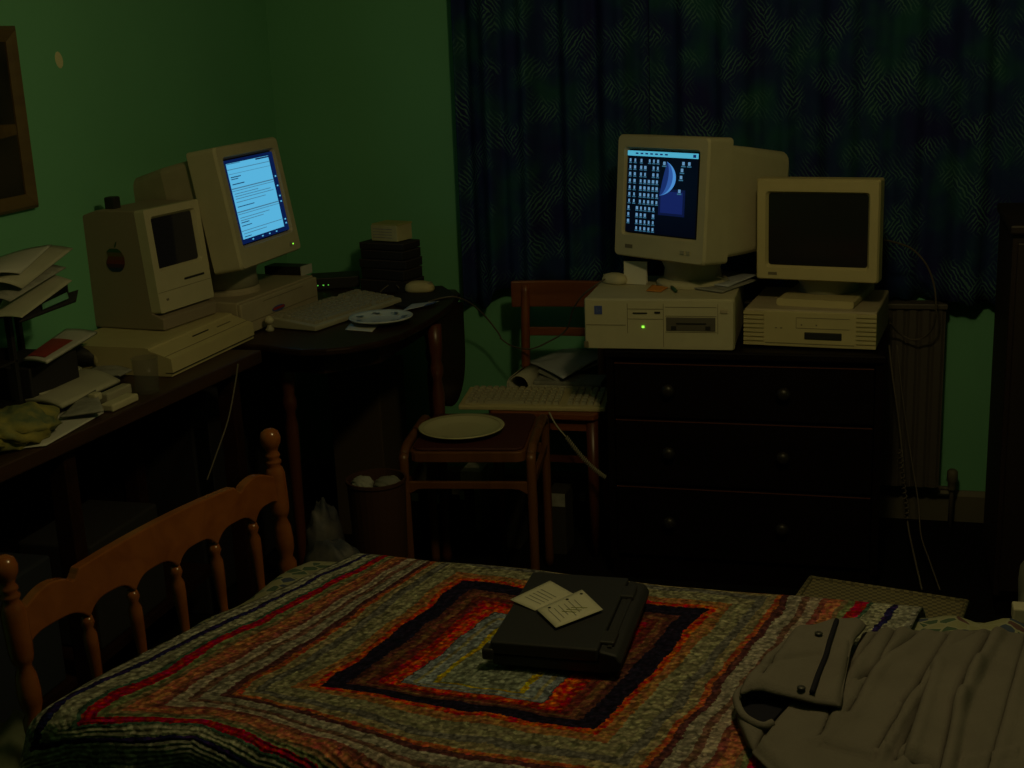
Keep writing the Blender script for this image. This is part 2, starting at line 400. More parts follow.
ze = [CZ-.034, zl[1], zl[2], zl[2]-(zl[1]-zl[2])-.02, .075]
print('drawer z', ze)
RIMW = mat('worn_drawer_edge', (.10, .035, .02), .3, .5)
KNOBM = mat('dull_knob', (.02, .016, .012), .4, .4)
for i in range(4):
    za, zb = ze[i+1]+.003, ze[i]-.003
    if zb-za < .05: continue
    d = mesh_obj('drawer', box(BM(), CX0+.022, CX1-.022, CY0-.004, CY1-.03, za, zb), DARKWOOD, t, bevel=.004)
    mesh_obj('edge_moulding', box(BM(), CX0+.024, CX1-.024, CY0-.0065, CY0-.002, zb-.004, zb-.0015), RIMW, d)
    for s in (.235, .655):
        bm = BM(); lathe(bm, [(.009, 0), (.008, .008), (.018, .016), (.019, .022), (.012, .029), (.003, .031)], n=16,
                         M_=Matrix.Translation((CX0+(CX1-CX0)*s, CY0-.004, (za+zb)/2+.005)) @ Matrix.Rotation(PI/2, 4, 'X'))
        mesh_obj('knob', bm, KNOBM, d, smooth=True)

# ------------------------------------------------------------------ monitors
def rrect(x0, x1, z0, z1, y, r_=0.0, n=4, T=None):
    """loop in xz at depth y, rounded corners"""
    pts = []
    if r_ <= 0: pts = [(x0, y, z0), (x1, y, z0), (x1, y, z1), (x0, y, z1)]
    else:
        for cx, cz, a0 in ((x1-r_, z0+r_, -90), (x1-r_, z1-r_, 0), (x0+r_, z1-r_, 90), (x0+r_, z0+r_, 180)):
            for k in range(n+1):
                a = R(a0+90*k/n); pts.append((cx+r_*math.cos(a), y, cz+r_*math.sin(a)))
    return pts
def crt(root, w_, h, d, scr, T, m, depth=.36, m_back=None, glass=GLASSD, rec=.012, corner=.012, boxy=False):
    """bezel box + tapering rear housing + glass, in a head frame given by matrix T (relative to the root)"""
    sx0, sx1, sz0, sz1 = scr
    bm = BM()
    loft(bm, [rrect(-w_/2+.004, w_/2-.004, .004, h-.004, 0, corner), rrect(-w_/2, w_/2, 0, h, .008, corner), rrect(-w_/2, w_/2, 0, h, d, corner)], cap=False)
    loft(bm, [rrect(-w_/2+.004, w_/2-.004, .004, h-.004, 0, corner), rrect(sx0-.006, sx1+.006, sz0-.006, sz1+.006, .001, .010), rrect(sx0, sx1, sz0, sz1, rec, .008), rrect(sx0, sx1, sz0, sz1, rec+.004, .008)], cap=False)
    bmesh.ops.remove_doubles(bm, verts=bm.verts, dist=1e-5)
    bm.transform(T); bz = mesh_obj('bezel', bm, m, root, world=False)
    bm = BM()
    if boxy: loft(bm, [rrect(-w_/2+.006, w_/2-.006, .006, h-.008, d-.002, .01), rrect(-w_/2+.012, w_/2-.012, .014, h-.020, d+.008, .014),
              rrect(-w_/2+.016, w_/2-.014, .018, h-.026, d+.10, .02), rrect(-w_/2+.05, w_/2-.024, .03, h-.040, d+depth*.9, .03), rrect(-w_/2+.07, w_/2-.045, .05, h-.060, d+depth, .03)])
    else: loft(bm, [rrect(-w_/2+.006, w_/2-.006, .006, h-.008, d-.002, .01), rrect(-w_/2+.022, w_/2-.022, .014, h-.022, d+.012, .02),
              rrect(-w_/2+.030, w_/2-.030, .018, h-.030, d+.12, .03), rrect(-w_/2+.058, w_/2-.058, .04, h-.062, d+depth*.62, .03),
              rrect(-w_/2+.085, w_/2-.085, .06, h-.09, d+depth*.72, .03)])
    bm.transform(T); hs = mesh_obj('rear_housing', bm, m_back or m, root, world=False, smooth=False)
    bm = BM()
    nx, nz = 12, 10; V = []
    for j in range(nz+1):
        row = []
        for i in range(nx+1):
            u, v = i/nx, j/nz; bulge = .006*(1-(2*u-1)**2)*.5+.006*(1-(2*v-1)**2)*.5
            row.append(bm.verts.new((lerp(sx0-.002, sx1+.002, u), rec+.003-bulge*.8, lerp(sz0-.002, sz1+.002, v))))
        V.append(row)
    for j in range(nz):
        for i in range(nx): bm.faces.new((V[j][i], V[j][i+1], V[j+1][i+1], V[j+1][i]))
    bm.transform(T); g = mesh_obj('screen_glass', bm, glass, root, world=False, smooth=True)
    return bz, g
def stand(root, T0, zb, r_=.1, m=BEIGE, cy=.17, bw=None):
    """foot (rounded disc or bar) and swivel neck under the head"""
    bm = BM()
    if bw: 
        loft(bm, [rrect(-bw/2, bw/2, 0, .020, -.008, .006), rrect(-bw/2, bw/2, 0, .020, .03, .006), rrect(-bw/2, bw/2, 0, .022, .26, .006)])
    else: lathe(bm, [(r_, 0), (r_, .008), (r_*.93, .016), (r_*.7, .022)], (0, cy, 0), 32)
    f = mesh_obj('foot', bm, m, root, world=False, smooth=False)
    bm = BM(); lathe(bm, [(.085, .018), (.080, zb*.55), (.105, zb+.012), (.11, zb+.02)], (0, cy, 0), 28)
    mesh_obj('swivel', bm, GREYB, root, world=False, smooth=True)
def qd(bm, x0, x1, z0, z1, y, mi=0):
    f = bm.faces.new([bm.verts.new(p) for p in ((x0, y, z0), (x1, y, z0), (x1, y, z1), (x0, y, z1))]); f.material_index = mi; return f
def headT(z, tilt): return Matrix.Translation((0, 0, z)) @ Matrix.Rotation(-tilt, 4, 'X')

# monitor with the icon desktop (on the wide computer case)
PCZ = CZ+.146
t = thing('crt_monitor', 'beige tube monitor showing blue planet wallpaper and rows of icons', 'monitor', (-.610, 3.665, PCZ), R(-33.8))
hw, hh = .344, .346; T = headT(.927-PCZ, R(4.6))
sx0, sx1, sz0, sz1 = -hw/2+.033, hw/2-.036, .068, hh-.040
bz, g = crt(t, hw, hh, .10, (sx0, sx1, sz0, sz1), T, BEIGE, .31, boxy=True)
stand(t, T, .927-PCZ, .105, cy=.15)
E_CY = screen_mat('menu_bar_cyan', (.10, .55, .78), 2.1); E_IC = screen_mat('icon_glow', (.22, .50, .85), 1.5); E_LB = screen_mat('icon_label_glow', (.08, .30, .5), 1.2)
E_BG = screen_mat('desktop_black', (.001, .002, .010), 1); E_NV = screen_mat('navy_glow', (.010, .022, .16), 1.7); E_NV2 = screen_mat('navy_soft', (.006, .012, .075), 1.4)
E_E1 = screen_mat('planet_limb', (.10, .38, .90), 1.9); E_E2 = screen_mat('planet_blue', (.05, .17, .62), 1.5); E_E3 = screen_mat('planet_shade', (.02, .06, .32), 1.2)
def X_(u): return lerp(sx0+.004, sx1-.004, u)
def Z_(v): return lerp(sz1-.004, sz0+.004, v)
bm = BM(); ys = .0055
qd(bm, X_(0), X_(1), Z_(1), Z_(0), ys+.001); bm.transform(T)
sc = mesh_obj('screen_picture', bm, E_BG, t, world=False)
def addq(name, mt, quads, y=ys, par=None, T_=None):
    bm = BM()
    for a, b_, c_, d_ in quads: qd(bm, X_(a), X_(b_), Z_(d_), Z_(c_), y)
    bm.transform(T_ or T); return mesh_obj(name, bm, mt, par or sc, world=False)
addq('menu_bar', E_CY, [(0, 1, 0, .062)])
addq('menu_text', E_NV, [(.12+.07*k, .16+.07*k, .022, .04) for k in range(7)]+[(.93, .97, .015, .05)], ys-.0006)
ic = []; lb = []
for r_ in range(11):
    v = .115+r_*.083
    if r_ < 7: cols = [.045, .115, .205, .265, .325, .385, .445]
    else: cols = [.04, .165, .225, .285, .345, .405]
    if r_ in (3, 4): cols = cols[:-1] + [.44]
    for cu in cols:
        if random.random() < .06: continue
        ww = random.uniform(.011, .017)
        ic.append((cu-ww, cu+ww, v-.018, v+.020)); lb.append((cu-.022, cu+.022, v+.026, v+.038))
for cu, v in ((.80, .125), (.88, .125), (.785, .205), (.775, .29), (.76, .455), (.535, .135)):
    ic.append((cu-.017, cu+.017, v-.02, v+.02)); lb.append((cu-.03, cu+.03, v+.028, v+.042))
addq('desktop_icons', E_IC, ic); addq('icon_labels', E_LB, lb)
addq('wallpaper_glow', E_NV2, [(.47, .84, .44, .76)], ys+.0007); addq('wallpaper_glow', E_NV, [(.50, .81, .47, .73)], ys+.0004)
def crescent(k0, k1, mt, y):
    bm = BM(); A = []; B_ = []
    for i in range(25):
        a = R(-80+i*(140)/24); c_ = (.43, .305)
        rx, ry = .275, .225
        f = 1.0
        px_, pv_ = c_[0]+rx*math.cos(a), c_[1]-ry*math.sin(a)
        s = math.sin(PI*i/24)
        A.append(bm.verts.new((X_(px_-k0*s), y, Z_(pv_)))); B_.append(bm.verts.new((X_(px_-k1*s), y, Z_(pv_))))
    for i in range(24):
        try: bm.faces.new((A[i], A[i+1], B_[i+1], B_[i]))
        except ValueError: pass
    bm.transform(T); return mesh_obj('planet_crescent', bm, mt, sc, world=False)
crescent(0, .045, E_E1, ys-.0002); crescent(.04, .11, E_E2, ys); crescent(.10, .185, E_E3, ys+.0002)
bm = BM(); box(bm, hw/2-.085, hw/2-.070, -.003, .001, .026, .036); box(bm, hw/2-.062, hw/2-.050, -.003, .001, .026, .036); bm.transform(T); mesh_obj('button', bm, GREYB, t, world=False)
bm = BM(); qd(bm, -hw/2+.045, -hw/2+.075, .025, .036, -.0006); bm.transform(T); mesh_obj('badge', bm, SEAM, t, world=False)

# dark monitor on the ribbed computer case
M2Z = CZ+.108
t = thing('crt_monitor', 'yellowed beige tube monitor switched off with a black screen', 'monitor', (-.171, 3.655, M2Z), R(-11.3))
hw, hh = .336, .279; T = headT(.872-M2Z, R(-.5))
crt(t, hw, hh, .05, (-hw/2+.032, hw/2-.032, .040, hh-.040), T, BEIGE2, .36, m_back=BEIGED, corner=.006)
stand(t, T, .872-M2Z, m=BEIGE2, bw=.213, cy=.15)
bm = BM(); qd(bm, -hw/2+.035, -hw/2+.06, .014, .022, -.0006); bm.transform(T); mesh_obj('badge', bm, SEAM, t, world=False)

# bright monitor on the left
C2 = .098+.78
t = thing('crt_monitor', 'beige tube monitor turned sideways, showing a bright white-blue page', 'monitor', (-1.66, 3.395, C2), R(89))
hw, hh = .37, .335; T = headT(.972-C2, R(9.0))
sx0, sx1, sz0, sz1 = -hw/2+.038, hw/2-.034, .062, hh-.036
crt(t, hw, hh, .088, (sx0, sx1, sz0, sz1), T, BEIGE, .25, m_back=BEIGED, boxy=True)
stand(t, T, .972-C2+.01, .088, m=BEIGED, cy=.15)
E_W = screen_mat('page_white_blue', (.12, .56, .90), 2.3); E_G = screen_mat('page_grey_rule', (.10, .30, .48), 1.6); E_D = screen_mat('page_dark_text', (.03, .12, .30), 1.2)
E_DB = screen_mat('desktop_blue', (.004, .018, .12), 1.5)
bm = BM(); qd(bm, X_(0), X_(1), Z_(1), Z_(0), ys+.001); bm.transform(T); sc = mesh_obj('screen_picture', bm, E_DB, t, world=False)
addq('page', E_W, [(.03, .90, .04, .945)], ys+.0004, T_=T)
addq('page_header', E_DB, [(.62, .90, .045, .062), (.03, .3, .045, .05)], ys-.0002)
addq('page_rules', E_G, [(.03, .9, .11, .118), (.03, .9, .335, .348), (.03, .9, .365, .372), (.03, .9, .615, .628), (.03, .9, .645, .652), (.03, .9, .845, .853), (.03, .9, .165, .17)] +
     [(.06, random.uniform(.5, .85), v, v+.008) for v in (.40, .43, .46, .50, .69, .72, .88)], ys-.0002)
addq('page_text', E_D, [(.06, .26, .20, .212), (.06, .20, .225, .235), (.06, .30, .285, .297), (.06, .40, .555, .565), (.06, .22, .745, .756), (.06, .26, .785, .795), (.06, .2, .915, .925)], ys-.0004)
addq('desktop_icons', E_W, [(.94, .97, v, v+.018) for v in (.3, .42, .55, .62, .85, .90)]+[(u, u+.03, .965, .98) for u in (.2, .4, .55, .7)], ys-.0002)
bm = BM(); box(bm, hw/2-.050, hw/2-.0475, -.0015, .001, .022, .025); bm.transform(T); mesh_obj('power_light', bm, LEDG, t, world=False)
bm = BM(); box(bm, hw/2-.075, hw/2-.058, -.003, .001, .018, .030); bm.transform(T); mesh_obj('button', bm, GREYB, t, world=False)

# ------------------------------------------------------------------ wide computer case on the chest
t = thing('computer_case', 'beige desktop computer case with a blue square badge and lit green light', 'computer', (-.588, 3.540, CZ), R(1.5))
w_, h_, d_ = .417, .146, .37
bm = BM(); loft(bm, [rrect(-w_/2+.004, w_/2-.004, .006, h_-.004, 0, .004), rrect(-w_/2, w_/2, .003, h_, .01, .006), rrect(-w_/2, w_/2, .003, h_, .03, .006)])
mesh_obj('front_panel', bm, BEIGE, t, world=False)
bm = BM(); box(bm, -w_/2+.002, w_/2-.002, .03, d_, .003, h_-.001); mesh_obj('lid', bm, BEIGE, t, world=False, bevel=.003)
bm = BM()
box(bm, -w_/2+.006, -w_/2+.118, -.0012, .002, .072, .0735)          # seam under badge
for xx in (-.086, .014, .163): box(bm, xx, xx+.0012, -.0012, .002, .012 if xx < .1 and xx > -.05 else .05, h_-.012)
box(bm, -.086, .014, -.0012, .002, .118, .1195); box(bm, -.086, .014, -.0012, .002, .090, .0912)
box(bm, .02, .16, -.0012, .002, .124, .1252); box(bm, .02, .16, -.0012, .002, .099, .1002); box(bm, .02, .16, -.0012, .002, .054, .0552)
mesh_obj('panel_seams', bm, SEAM, t, world=False)
bm = BM(); box(bm, .022, .157, -.002, .002, .058, .096); mesh_obj('drive_bay', bm, DRIVE, t, world=False, bevel=.001)
bm = BM(); box(bm, .036, .05, -.004, 0, .062, .072); box(bm, .13, .144, -.004, 0, .062, .072); box(bm, .05, .132, -.0045, 0, .078, .081); mesh_obj('drive_latch', bm, SLOT, t, world=False)
bm = BM(); box(bm, -.178, -.156, -.0018, .001, .103, .127); mesh_obj('blue_badge', bm, BLUEP, t, world=False)
bm = BM(); qd(bm, -.172, -.169, .108, .122, -.0022); qd(bm, -.166, -.162, .112, .116, -.0022); mesh_obj('badge_emblem', bm, mat('badge_mark_blue', (.10, .13, .30), .5), t, world=False)
bm = BM(); box(bm, -.045, -.039, -.002, .001, .066, .071); mesh_obj('power_light', bm, LEDG, t, world=False)
bm = BM(); box(bm, -.07, -.03, -.003, .001, .106, .109); box(bm, -.01, .006, -.003, .001, .107, .112); mesh_obj('floppy_slot', bm, SLOT, t, world=False)
bm = BM(); box(bm, .170, .190, -.004, .002, .108, .120); mesh_obj('power_button', bm, BEIGED, t, world=False, bevel=.002)
bm = BM(); box(bm, -w_/2-.001, -w_/2+.012, -.006, .002, .006, .026); mesh_obj('lock', bm, SEAM, t, world=False, bevel=.003)

# ribbed case under dark monitor
t = thing('computer_case', 'yellowed flat computer case with ribbed front below the switched-off monitor', 'computer', (-.184, 3.598, CZ), R(-5.5))
w_, h_, d_ = .357, .108, .33
bm = BM(); box(bm, -w_/2, w_/2, .006, d_, .004, h_); mesh_obj('lid', bm, BEIGED, t, world=False, bevel=.005)
bm = BM(); box(bm, -w_/2+.055, w_/2-.052, 0, .01, .006, h_-.004); mesh_obj('front_panel', bm, BEIGE2, t, world=False, bevel=.002)
for x0_, x1_ in ((-w_/2, -w_/2+.056), (w_/2-.053, w_/2)):
    bm = BM(); box(bm, x0_+.001, x1_-.001, .003, .008, .008, .102)
    for k in range(8):
        z = .008+k*.0122; box(bm, x0_, x1_, -.002, .0075, z, z+.0085)
    mesh_obj('ribbed_grille', bm, BEIGE2, t, world=False)
bm = BM(); box(bm, -.012, .088, -.0025, .002, .028, .048); mesh_obj('drive_slot', bm, SLOT, t, world=False, bevel=.002)
bm = BM(); box(bm, -.034, .108, -.001, .002, .087, .0882); box(bm, -.034, .108, -.001, .002, .058, .0592); box(bm, -.118, .122, -.001, .002, .014, .0162); box(bm, -.035, -.0338, -.001, .002, .058, .087)
box(bm, -.092, -.086, -.001, .002, .056, .059); box(bm, -.078, -.072, -.001, .002, .056, .059); box(bm, -.022, -.018, -.001, .002, .066, .07); box(bm, .018, .022, -.001, .002, .066, .07)
mesh_obj('panel_seams', bm, SEAM, t, world=False)

# ------------------------------------------------------------------ small things on the wide case
def mouse(label, loc, rz, m, scale=1.0, group=None):
    t = thing('computer_mouse', label, 'computer mouse', loc, rz, group)
    bm = BM(); loops = []
    for k, (z, s) in enumerate(((0, .92), (.006, 1), (.014, 1), (.022, .90), (.028, .70), (.032, .38))):
        lp = []
        for i in range(24):
            a = 2*PI*i/24; x = .030*s*scale*math.copysign(abs(math.cos(a))**.8, math.cos(a)); y = .050*s*scale*math.copysign(abs(math.sin(a))**.8, math.sin(a))
            lp.append((x, y, z*scale+(.003*(1 if k > 2 else 0))*(1-y*10)))
        loops.append(lp)
    loft(bm, loops); mesh_obj('shell', bm, m, t, world=False, smooth=True)
    bm = BM(); box(bm, -.017*scale, .017*scale, .018*scale, .040*scale, .0255*scale, .030*scale); mesh_obj('button', bm, KEYD, t, world=False, bevel=.002)
    return t
ztop = CZ+.146
p = Zp(615, 283, ztop); mouse('small beige mouse lying on top of the wide computer case', (p.x, p.y, ztop), R(60), BEIGE, .85)
# white card standing against the monitor
a = Zp(624, 284, ztop); b_ = Zp(646, 285, ztop)
t = thing('folded_card', 'small white folded card standing on the wide computer case', 'card', (a.x, a.y, ztop+.0005))
for k, (dy, ) in enumerate(((.0,), (.03,))):
    bm = BM(); lz = .066
    V = [a+Vector((0, dy, .0005)), b_+Vector((0, dy, .0005)), b_+Vector((.002, .015, lz)), a+Vector((-.002, .015, lz))]
    bm.faces.new([bm.verts.new(v) for v in V]); mesh_obj('card_leaf', bm, mat('white_card', (.60, .58, .50), .8), t, solid=.001)
sheet('sticky_note', ORANGE, [(646, 291), (661, 292), (669, 287), (652, 285)], ztop+.001, 'orange sticky note lying on the wide computer case', 'note', dz=(0, 0, .001, .001))
bm = BM(); a = Zp(668, 283, ztop+.005); b_ = Zp(676, 291, ztop+.005); tube(bm, [a, b_], .0045, sm=False, n=8)
tag(mesh_obj('pen', bm, mat('dark_green_plastic', (.03, .08, .04), .4), smooth=True), 'short dark green pen beside the orange note', 'pen')
sheet('paper_pile', PAPERG, [(688, 288), (722, 293), (757, 281), (720, 274)], ztop+.002, 'grey leaflet at the bottom of the papers beside the icon monitor', 'leaflet', 'leaflets on the wide case', thick=.004)
sheet('paper_pile', PAPERV, [(694, 283), (728, 287), (759, 276), (722, 271)], ztop+.0075, 'bluish leaflet on top of the papers beside the icon monitor', 'leaflet', 'leaflets on the wide case', thick=.003, curl=.004)
bm = BM()
P = [Zp(712, 281, ztop+.012), Zp(731, 281, ztop+.012), Zp(724, 275, ztop+.012)]; ap = Zp(718, 276, ztop+.030)
vs = [bm.verts.new(q) for q in P]+[bm.verts.new(ap)]
for f in ((0, 1, 2), (0, 1, 3), (1, 2, 3), (2, 0, 3)): bm.faces.new([vs[i] for i in f])
tag(mesh_obj('paper_scrap', bm, PAPER2), 'cream scrap of paper folded into a peak, on the leaflets', 'paper')

# ------------------------------------------------------------------ left desk
t = thing('desk', 'long brown worktop desk along the left wall, covered in papers', 'desk', (-1.83, 2.35, 0))
DZ = .78
fa = Vector((-1.700, 1.60)); fb = Vector((-1.575, 3.10))
bm = BM(); prism(bm, [(fa.x, fa.y), (fb.x, fb.y), (XL+.004, fb.y), (XL+.004, fa.y)], DZ-.035, DZ)
mesh_obj('worktop', bm, DESKW, t, bevel=.004)
for (x, y) in ((-1.75, 1.68), (-1.95, 1.68), (-1.64, 3.02), (-1.95, 3.02), (-1.70, 2.36)):
    mesh_obj('leg', box(BM(), x-.022, x+.022, y-.022, y+.022, 0, DZ-.035), TABLEW, t, bevel=.003)
mesh_obj('dark_filler_panel', box(BM(), XL+.006, XL+.020, 1.62, 3.08, .0, DZ-.036), DARKWOOD, t)  # added near-black panel, hides the lit green wall so the space below stays dark
mesh_obj('shelf', box(BM(), -1.96, -1.72, 1.72, 3.0, .18, .20), TABLEW, t)

# compact all-in-one computer and the case it stands on
cz1 = DZ+.075
t = thing('computer_case', 'wide beige case with sloping front, under the compact computer', 'computer', (-1.660, 3.01, DZ), R(88.5))
w_ = .425; dp = .325
def prof(y, z): return [(-w_/2, y, z), (w_/2, y, z)]
bm = BM()
P = [(0, .014), (.004, .046), (.060, .068), (.072, .068), (.073, .074), (dp, .075), (dp, .002), (.004, .002), (.004, .010), (.0, .014)]
P = [(0.003, .002), (.003, .010), (.0, .012), (.002, .046), (.062, .066), (.064, .070), (.075, .072), (dp, .074), (dp, .002)]
prism(bm, [(p[0], p[1]) for p in P], -w_/2, w_/2)
bm.transform(Matrix(((0, 0, 1, 0), (1, 0, 0, 0), (0, 1, 0, 0), (0, 0, 0, 1)))); mesh_obj('shell', bm, BEIGE2, t, world=False)
bm = BM(); box(bm, -w_/2-.001, w_/2+.001, -.0008, .02, .0098, .0116); mesh_obj('base_groove', bm, SLOT, t, world=False)
slope = math.atan2(.020, .060)
def onslope(x0, x1, s0, s1, m, nm):
    bm = BM(); Ms = Matrix.Translation((0, .002, .046)) @ Matrix.Rotation(slope, 4, 'X')
    box(bm, x0, x1, s0, s1, -.001, .0012, M_=Ms); mesh_obj(nm, bm, m, t, world=False)
onslope(-.03, .05, .044, .048, SLOT, 'floppy_slot'); onslope(.09, .16, .040, .043, SEAM, 'drive_slot')
onslope(-w_/2+.002, w_/2-.002, .016, .0168, SEAM, 'panel_seam')

t = thing('compact_computer', 'compact all-in-one beige computer with a striped fruit emblem on its side', 'computer', (-1.772, 3.092, DZ+.075), R(82.5))
mw, mh, md = .232, .268, .235; z0m = .045; til = R(4.7)
T = headT(z0m, til)
bm = BM()
loft(bm, [rrect(-mw/2, mw/2, 0, mh, 0, .006), rrect(-mw/2, mw/2, 0, mh, .03, .006)], cap=False)
sc_ = (-mw/2+.030, mw/2-.026, .112, mh-.026)
loft(bm, [rrect(-mw/2, mw/2, 0, mh, 0, .006), rrect(sc_[0]-.006, sc_[1]+.006, sc_[2]-.006, sc_[3]+.006, .0005, .01), rrect(sc_[0], sc_[1], sc_[2], sc_[3], .010, .008), rrect(sc_[0], sc_[1], sc_[2], sc_[3], .014, .008)], cap=False)
bmesh.ops.remove_doubles(bm, verts=bm.verts, dist=1e-5)
bm.transform(T); mesh_obj('front_panel', bm, BEIGE, t, world=False)
bm = BM(); qd(bm, sc_[0]-.001, sc_[1]+.001, sc_[2]-.001, sc_[3]+.001, .011); bm.transform(T)
mesh_obj('screen_glass', bm, mat('unlit_blue_grey_glass', (.022, .022, .034), .10, .5), t, world=False)
# body (side walls down to the foot)
bm = BM(); e0 = 0.028
def side(x):
    # profile in y,z : front follows tilt, rear slopes
    pts = []
    for (ly, lz) in ((.03, mh), (.03, 0)): 
        q = T @ Vector((x, ly, lz)); pts.append((q.y, q.z))
    return pts
q0 = T @ Vector((0, .028, mh)); q1 = T @ Vector((0, .028, 0))
pr = [(q0.y, q0.z), (q1.y, q1.z), (-.004, .030), (-.004, 0), (md-.002, 0), (md+.014, .05), (md+.004, q0.z-.035), (md-.02, q0.z-.012), (md-.06, q0.z)]
prism(bm, pr, -mw/2, mw/2); bm.transform(Matrix(((0, 0, 1, 0), (1, 0, 0, 0), (0, 1, 0, 0), (0, 0, 0, 1))))
mesh_obj('body_shell', bm, mat('shaded_beige_plastic', (.27, .22, .16), .6, .3), t, world=False, bevel=.003)  # beige darkened in the colour, stands in for shade on the side walls
bm = BM(); box(bm, .002, .088, -.0012, .002, .068, .0735); bm.transform(T); mesh_obj('floppy_slot', bm, SLOT, t, world=False)
bm = BM(); box(bm, -mw/2+.002, mw/2-.002, -.0008, .002, .052, .0528); bm.transform(T); mesh_obj('panel_seam', bm, SEAM, t, world=False)
bm = BM(); box(bm, -.085, -.076, -.001, .002, .028, .034); bm.transform(T); mesh_obj('badge', bm, SEAM, t, world=False)
# striped fruit emblem with a bite and a leaf, on the left side
LOGO = [(0.0, .30, .44, .56, .70), (0.08, .16, .46, .54, .84), (0.2, .06, None, None, .94), (0.35, .0, None, None, .985), (.5, -.01, None, None, .93), (.62, .0, None, None, .86), (.72, .03, None, None, .86), (.85, .11, None, None, .92), (.93, .2, .42, .56, .82), (1.0, .32, None, None, .72)]
cols = [(.02, .07, .02), (.10, .07, .012), (.12, .035, .010), (.13, .018, .014), (.05, .012, .04), (.010, .02, .06)]
ly0, lzc, ls = .128, .182, .060
def logo_pt(u, v): return (-mw/2-.0009, ly0-(u-.5)*ls, lzc+(v-.5)*ls)
emb = None
for k in range(6):
    bm = BM(); va, vb = 1-(k+1)/6, 1-k/6; n = 4; prev = None
    for i in range(n+1):
        v = lerp(va, vb, i/n)
        for a, c_ in zip(LOGO[:-1], LOGO[1:]):
            if a[0] <= v <= c_[0]+1e-9: break
        s = (v-a[0])/(c_[0]-a[0]); l_ = lerp(a[1], c_[1], s); r_ = lerp(a[4], c_[4], s)
        cur = (bm.verts.new(logo_pt(1-l_, v)), bm.verts.new(logo_pt(1-r_, v)))
        if prev: bm.faces.new((prev[0], prev[1], cur[1], cur[0]))
        prev = cur
    mt = mat('emblem_stripe_%s' % ['green', 'yellow', 'orange', 'red', 'purple', 'blue'][k], cols[k], .5)
    o = mesh_obj('emblem' if k == 0 else 'emblem_stripe', bm, mt, t if k == 0 else emb, world=False, solid=.0006)
    if k == 0: emb = o; o['label'] = 'striped rainbow fruit emblem'
bm = BM(); n = 10
lf = [logo_pt(.5+.02-.0+.16*s_, 1.04+.26*s_+.07*math.sin(PI*s_)) for s_ in [i/n for i in range(n+1)]]+[logo_pt(.5+.02+.16*s_, 1.04+.26*s_-.07*math.sin(PI*s_)) for s_ in [1-i/n for i in range(1, n)]]
bm.faces.new([bm.verts.new(p) for p in lf]); mesh_obj('emblem_leaf', bm, mat('emblem_leaf_green', cols[0], .5), emb, world=False, solid=.0006)

# black block seen on the wall behind the compact computer
t = None
a = Xp(114, 202, -1.93); bm = BM(); box(bm, -1.95, -1.92, a.y-.016, a.y+.016, DZ, a.z+.014)
tag(mesh_obj('loudspeaker', bm, BLACK, bevel=.004), 'slim black upright box against the wall behind the compact computer', 'speaker')

# case under the bright monitor
f0 = Zp(237, 303, .878); f1 = Zp(313, 275, .878)
dirv = Vector((f1.x-f0.x, f1.y-f0.y, 0)); W2 = dirv.length; ang = math.atan2(dirv.y, dirv.x); mid = (f0+f1)/2
print('case2', f0, f1, W2, math.degrees(ang))
t = thing('computer_case', 'low beige computer case under the sideways bright monitor, red logo on front', 'computer', (mid.x, mid.y, DZ), ang)
bm = BM(); box(bm, -W2/2, W2/2, 0, .30, 0.002, .098); mesh_obj('lid', bm, BEIGED, t, world=False, bevel=.004)
bm = BM(); box(bm, -W2/2, W2/2, -.012, .002, .004, .093); mesh_obj('front_panel', bm, BEIGED, t, world=False, bevel=.004)
bm = BM(); box(bm, -.10, W2/2-.09, -.0132, -.01, .080, .0812); box(bm, -W2/2+.01, W2/2-.01, -.0132, -.01, .036, .0372); mesh_obj('panel_seams', bm, SEAM, t, world=False)
bm = BM()
lathe(bm, [(.5, 0), (.5, .0012)], n=20, M_=Matrix.Translation((-.022, -.013, .046)) @ Matrix.Rotation(PI/2, 4, 'X') @ Matrix.Diagonal((.072, .017, 1, 1)))
lg = mesh_obj('oval_logo', bm, BLUEP, t, world=False)
bm = BM(); box(bm, -.052, .008, -.0152, -.0138, .0435, .0505); mesh_obj('logo_band', bm, REDP, lg, world=False)
a = Zp(270, 273, .878); a2 = Zp(306, 274, .878)
bm = BM(); bar_mesh(bm, (a.x, a.y, .878+.014), (a2.x, a2.y, .878+.014), .06, .026)
tt = thing('cassette_box', 'flat black box with a pale end on the low case under the bright monitor', 'box', ((a.x+a2.x)/2, (a.y+a2.y)/2, .879))
mesh_obj('case', bm, BLACK, tt, bevel=.002)
d = (a2-a).normalized(); bm = BM(); bar_mesh(bm, Vector((a2.x, a2.y, .892))+d*.0, Vector((a2.x, a2.y, .892))+d*.005, .062, .028); mesh_obj('pale_end', bm, PAPER, tt)

# ------------------------------------------------------------------ drop-leaf table in the corner
t = thing('drop_leaf_table', 'dark wooden drop-leaf table in the corner with turned-down leaf', 'table', (-1.6, 3.65, 0))
TZ = .78
out = [(-1.985, 3.17), (-1.60, 3.154), (-1.52, 3.124), (-1.468, 3.112), (-1.40, 3.125), (-1.345, 3.156), (-1.295, 3.22), (-1.262, 3.305), (-1.246, 3.45), (-1.242, 3.60), (-1.25, 3.76), (-1.275, 3.90), (-1.31, 3.965), (-1.985, 3.965)]
out = [p if p[1] > 3.11 else p for p in out]
mesh_obj('tabletop', prism(BM(), out, TZ-.020, TZ), TABLEW, t, bevel=.006, segs=3)
bm = BM(); prism(bm, [(-1.94, 3.24), (-1.44, 3.19), (-1.33, 3.32), (-1.315, 3.88), (-1.94, 3.88), (-1.94, 3.86), (-1.335, 3.86), (-1.35, 3.33), (-1.45, 3.212), (-1.94, 3.26)], TZ-.085, TZ-.02)
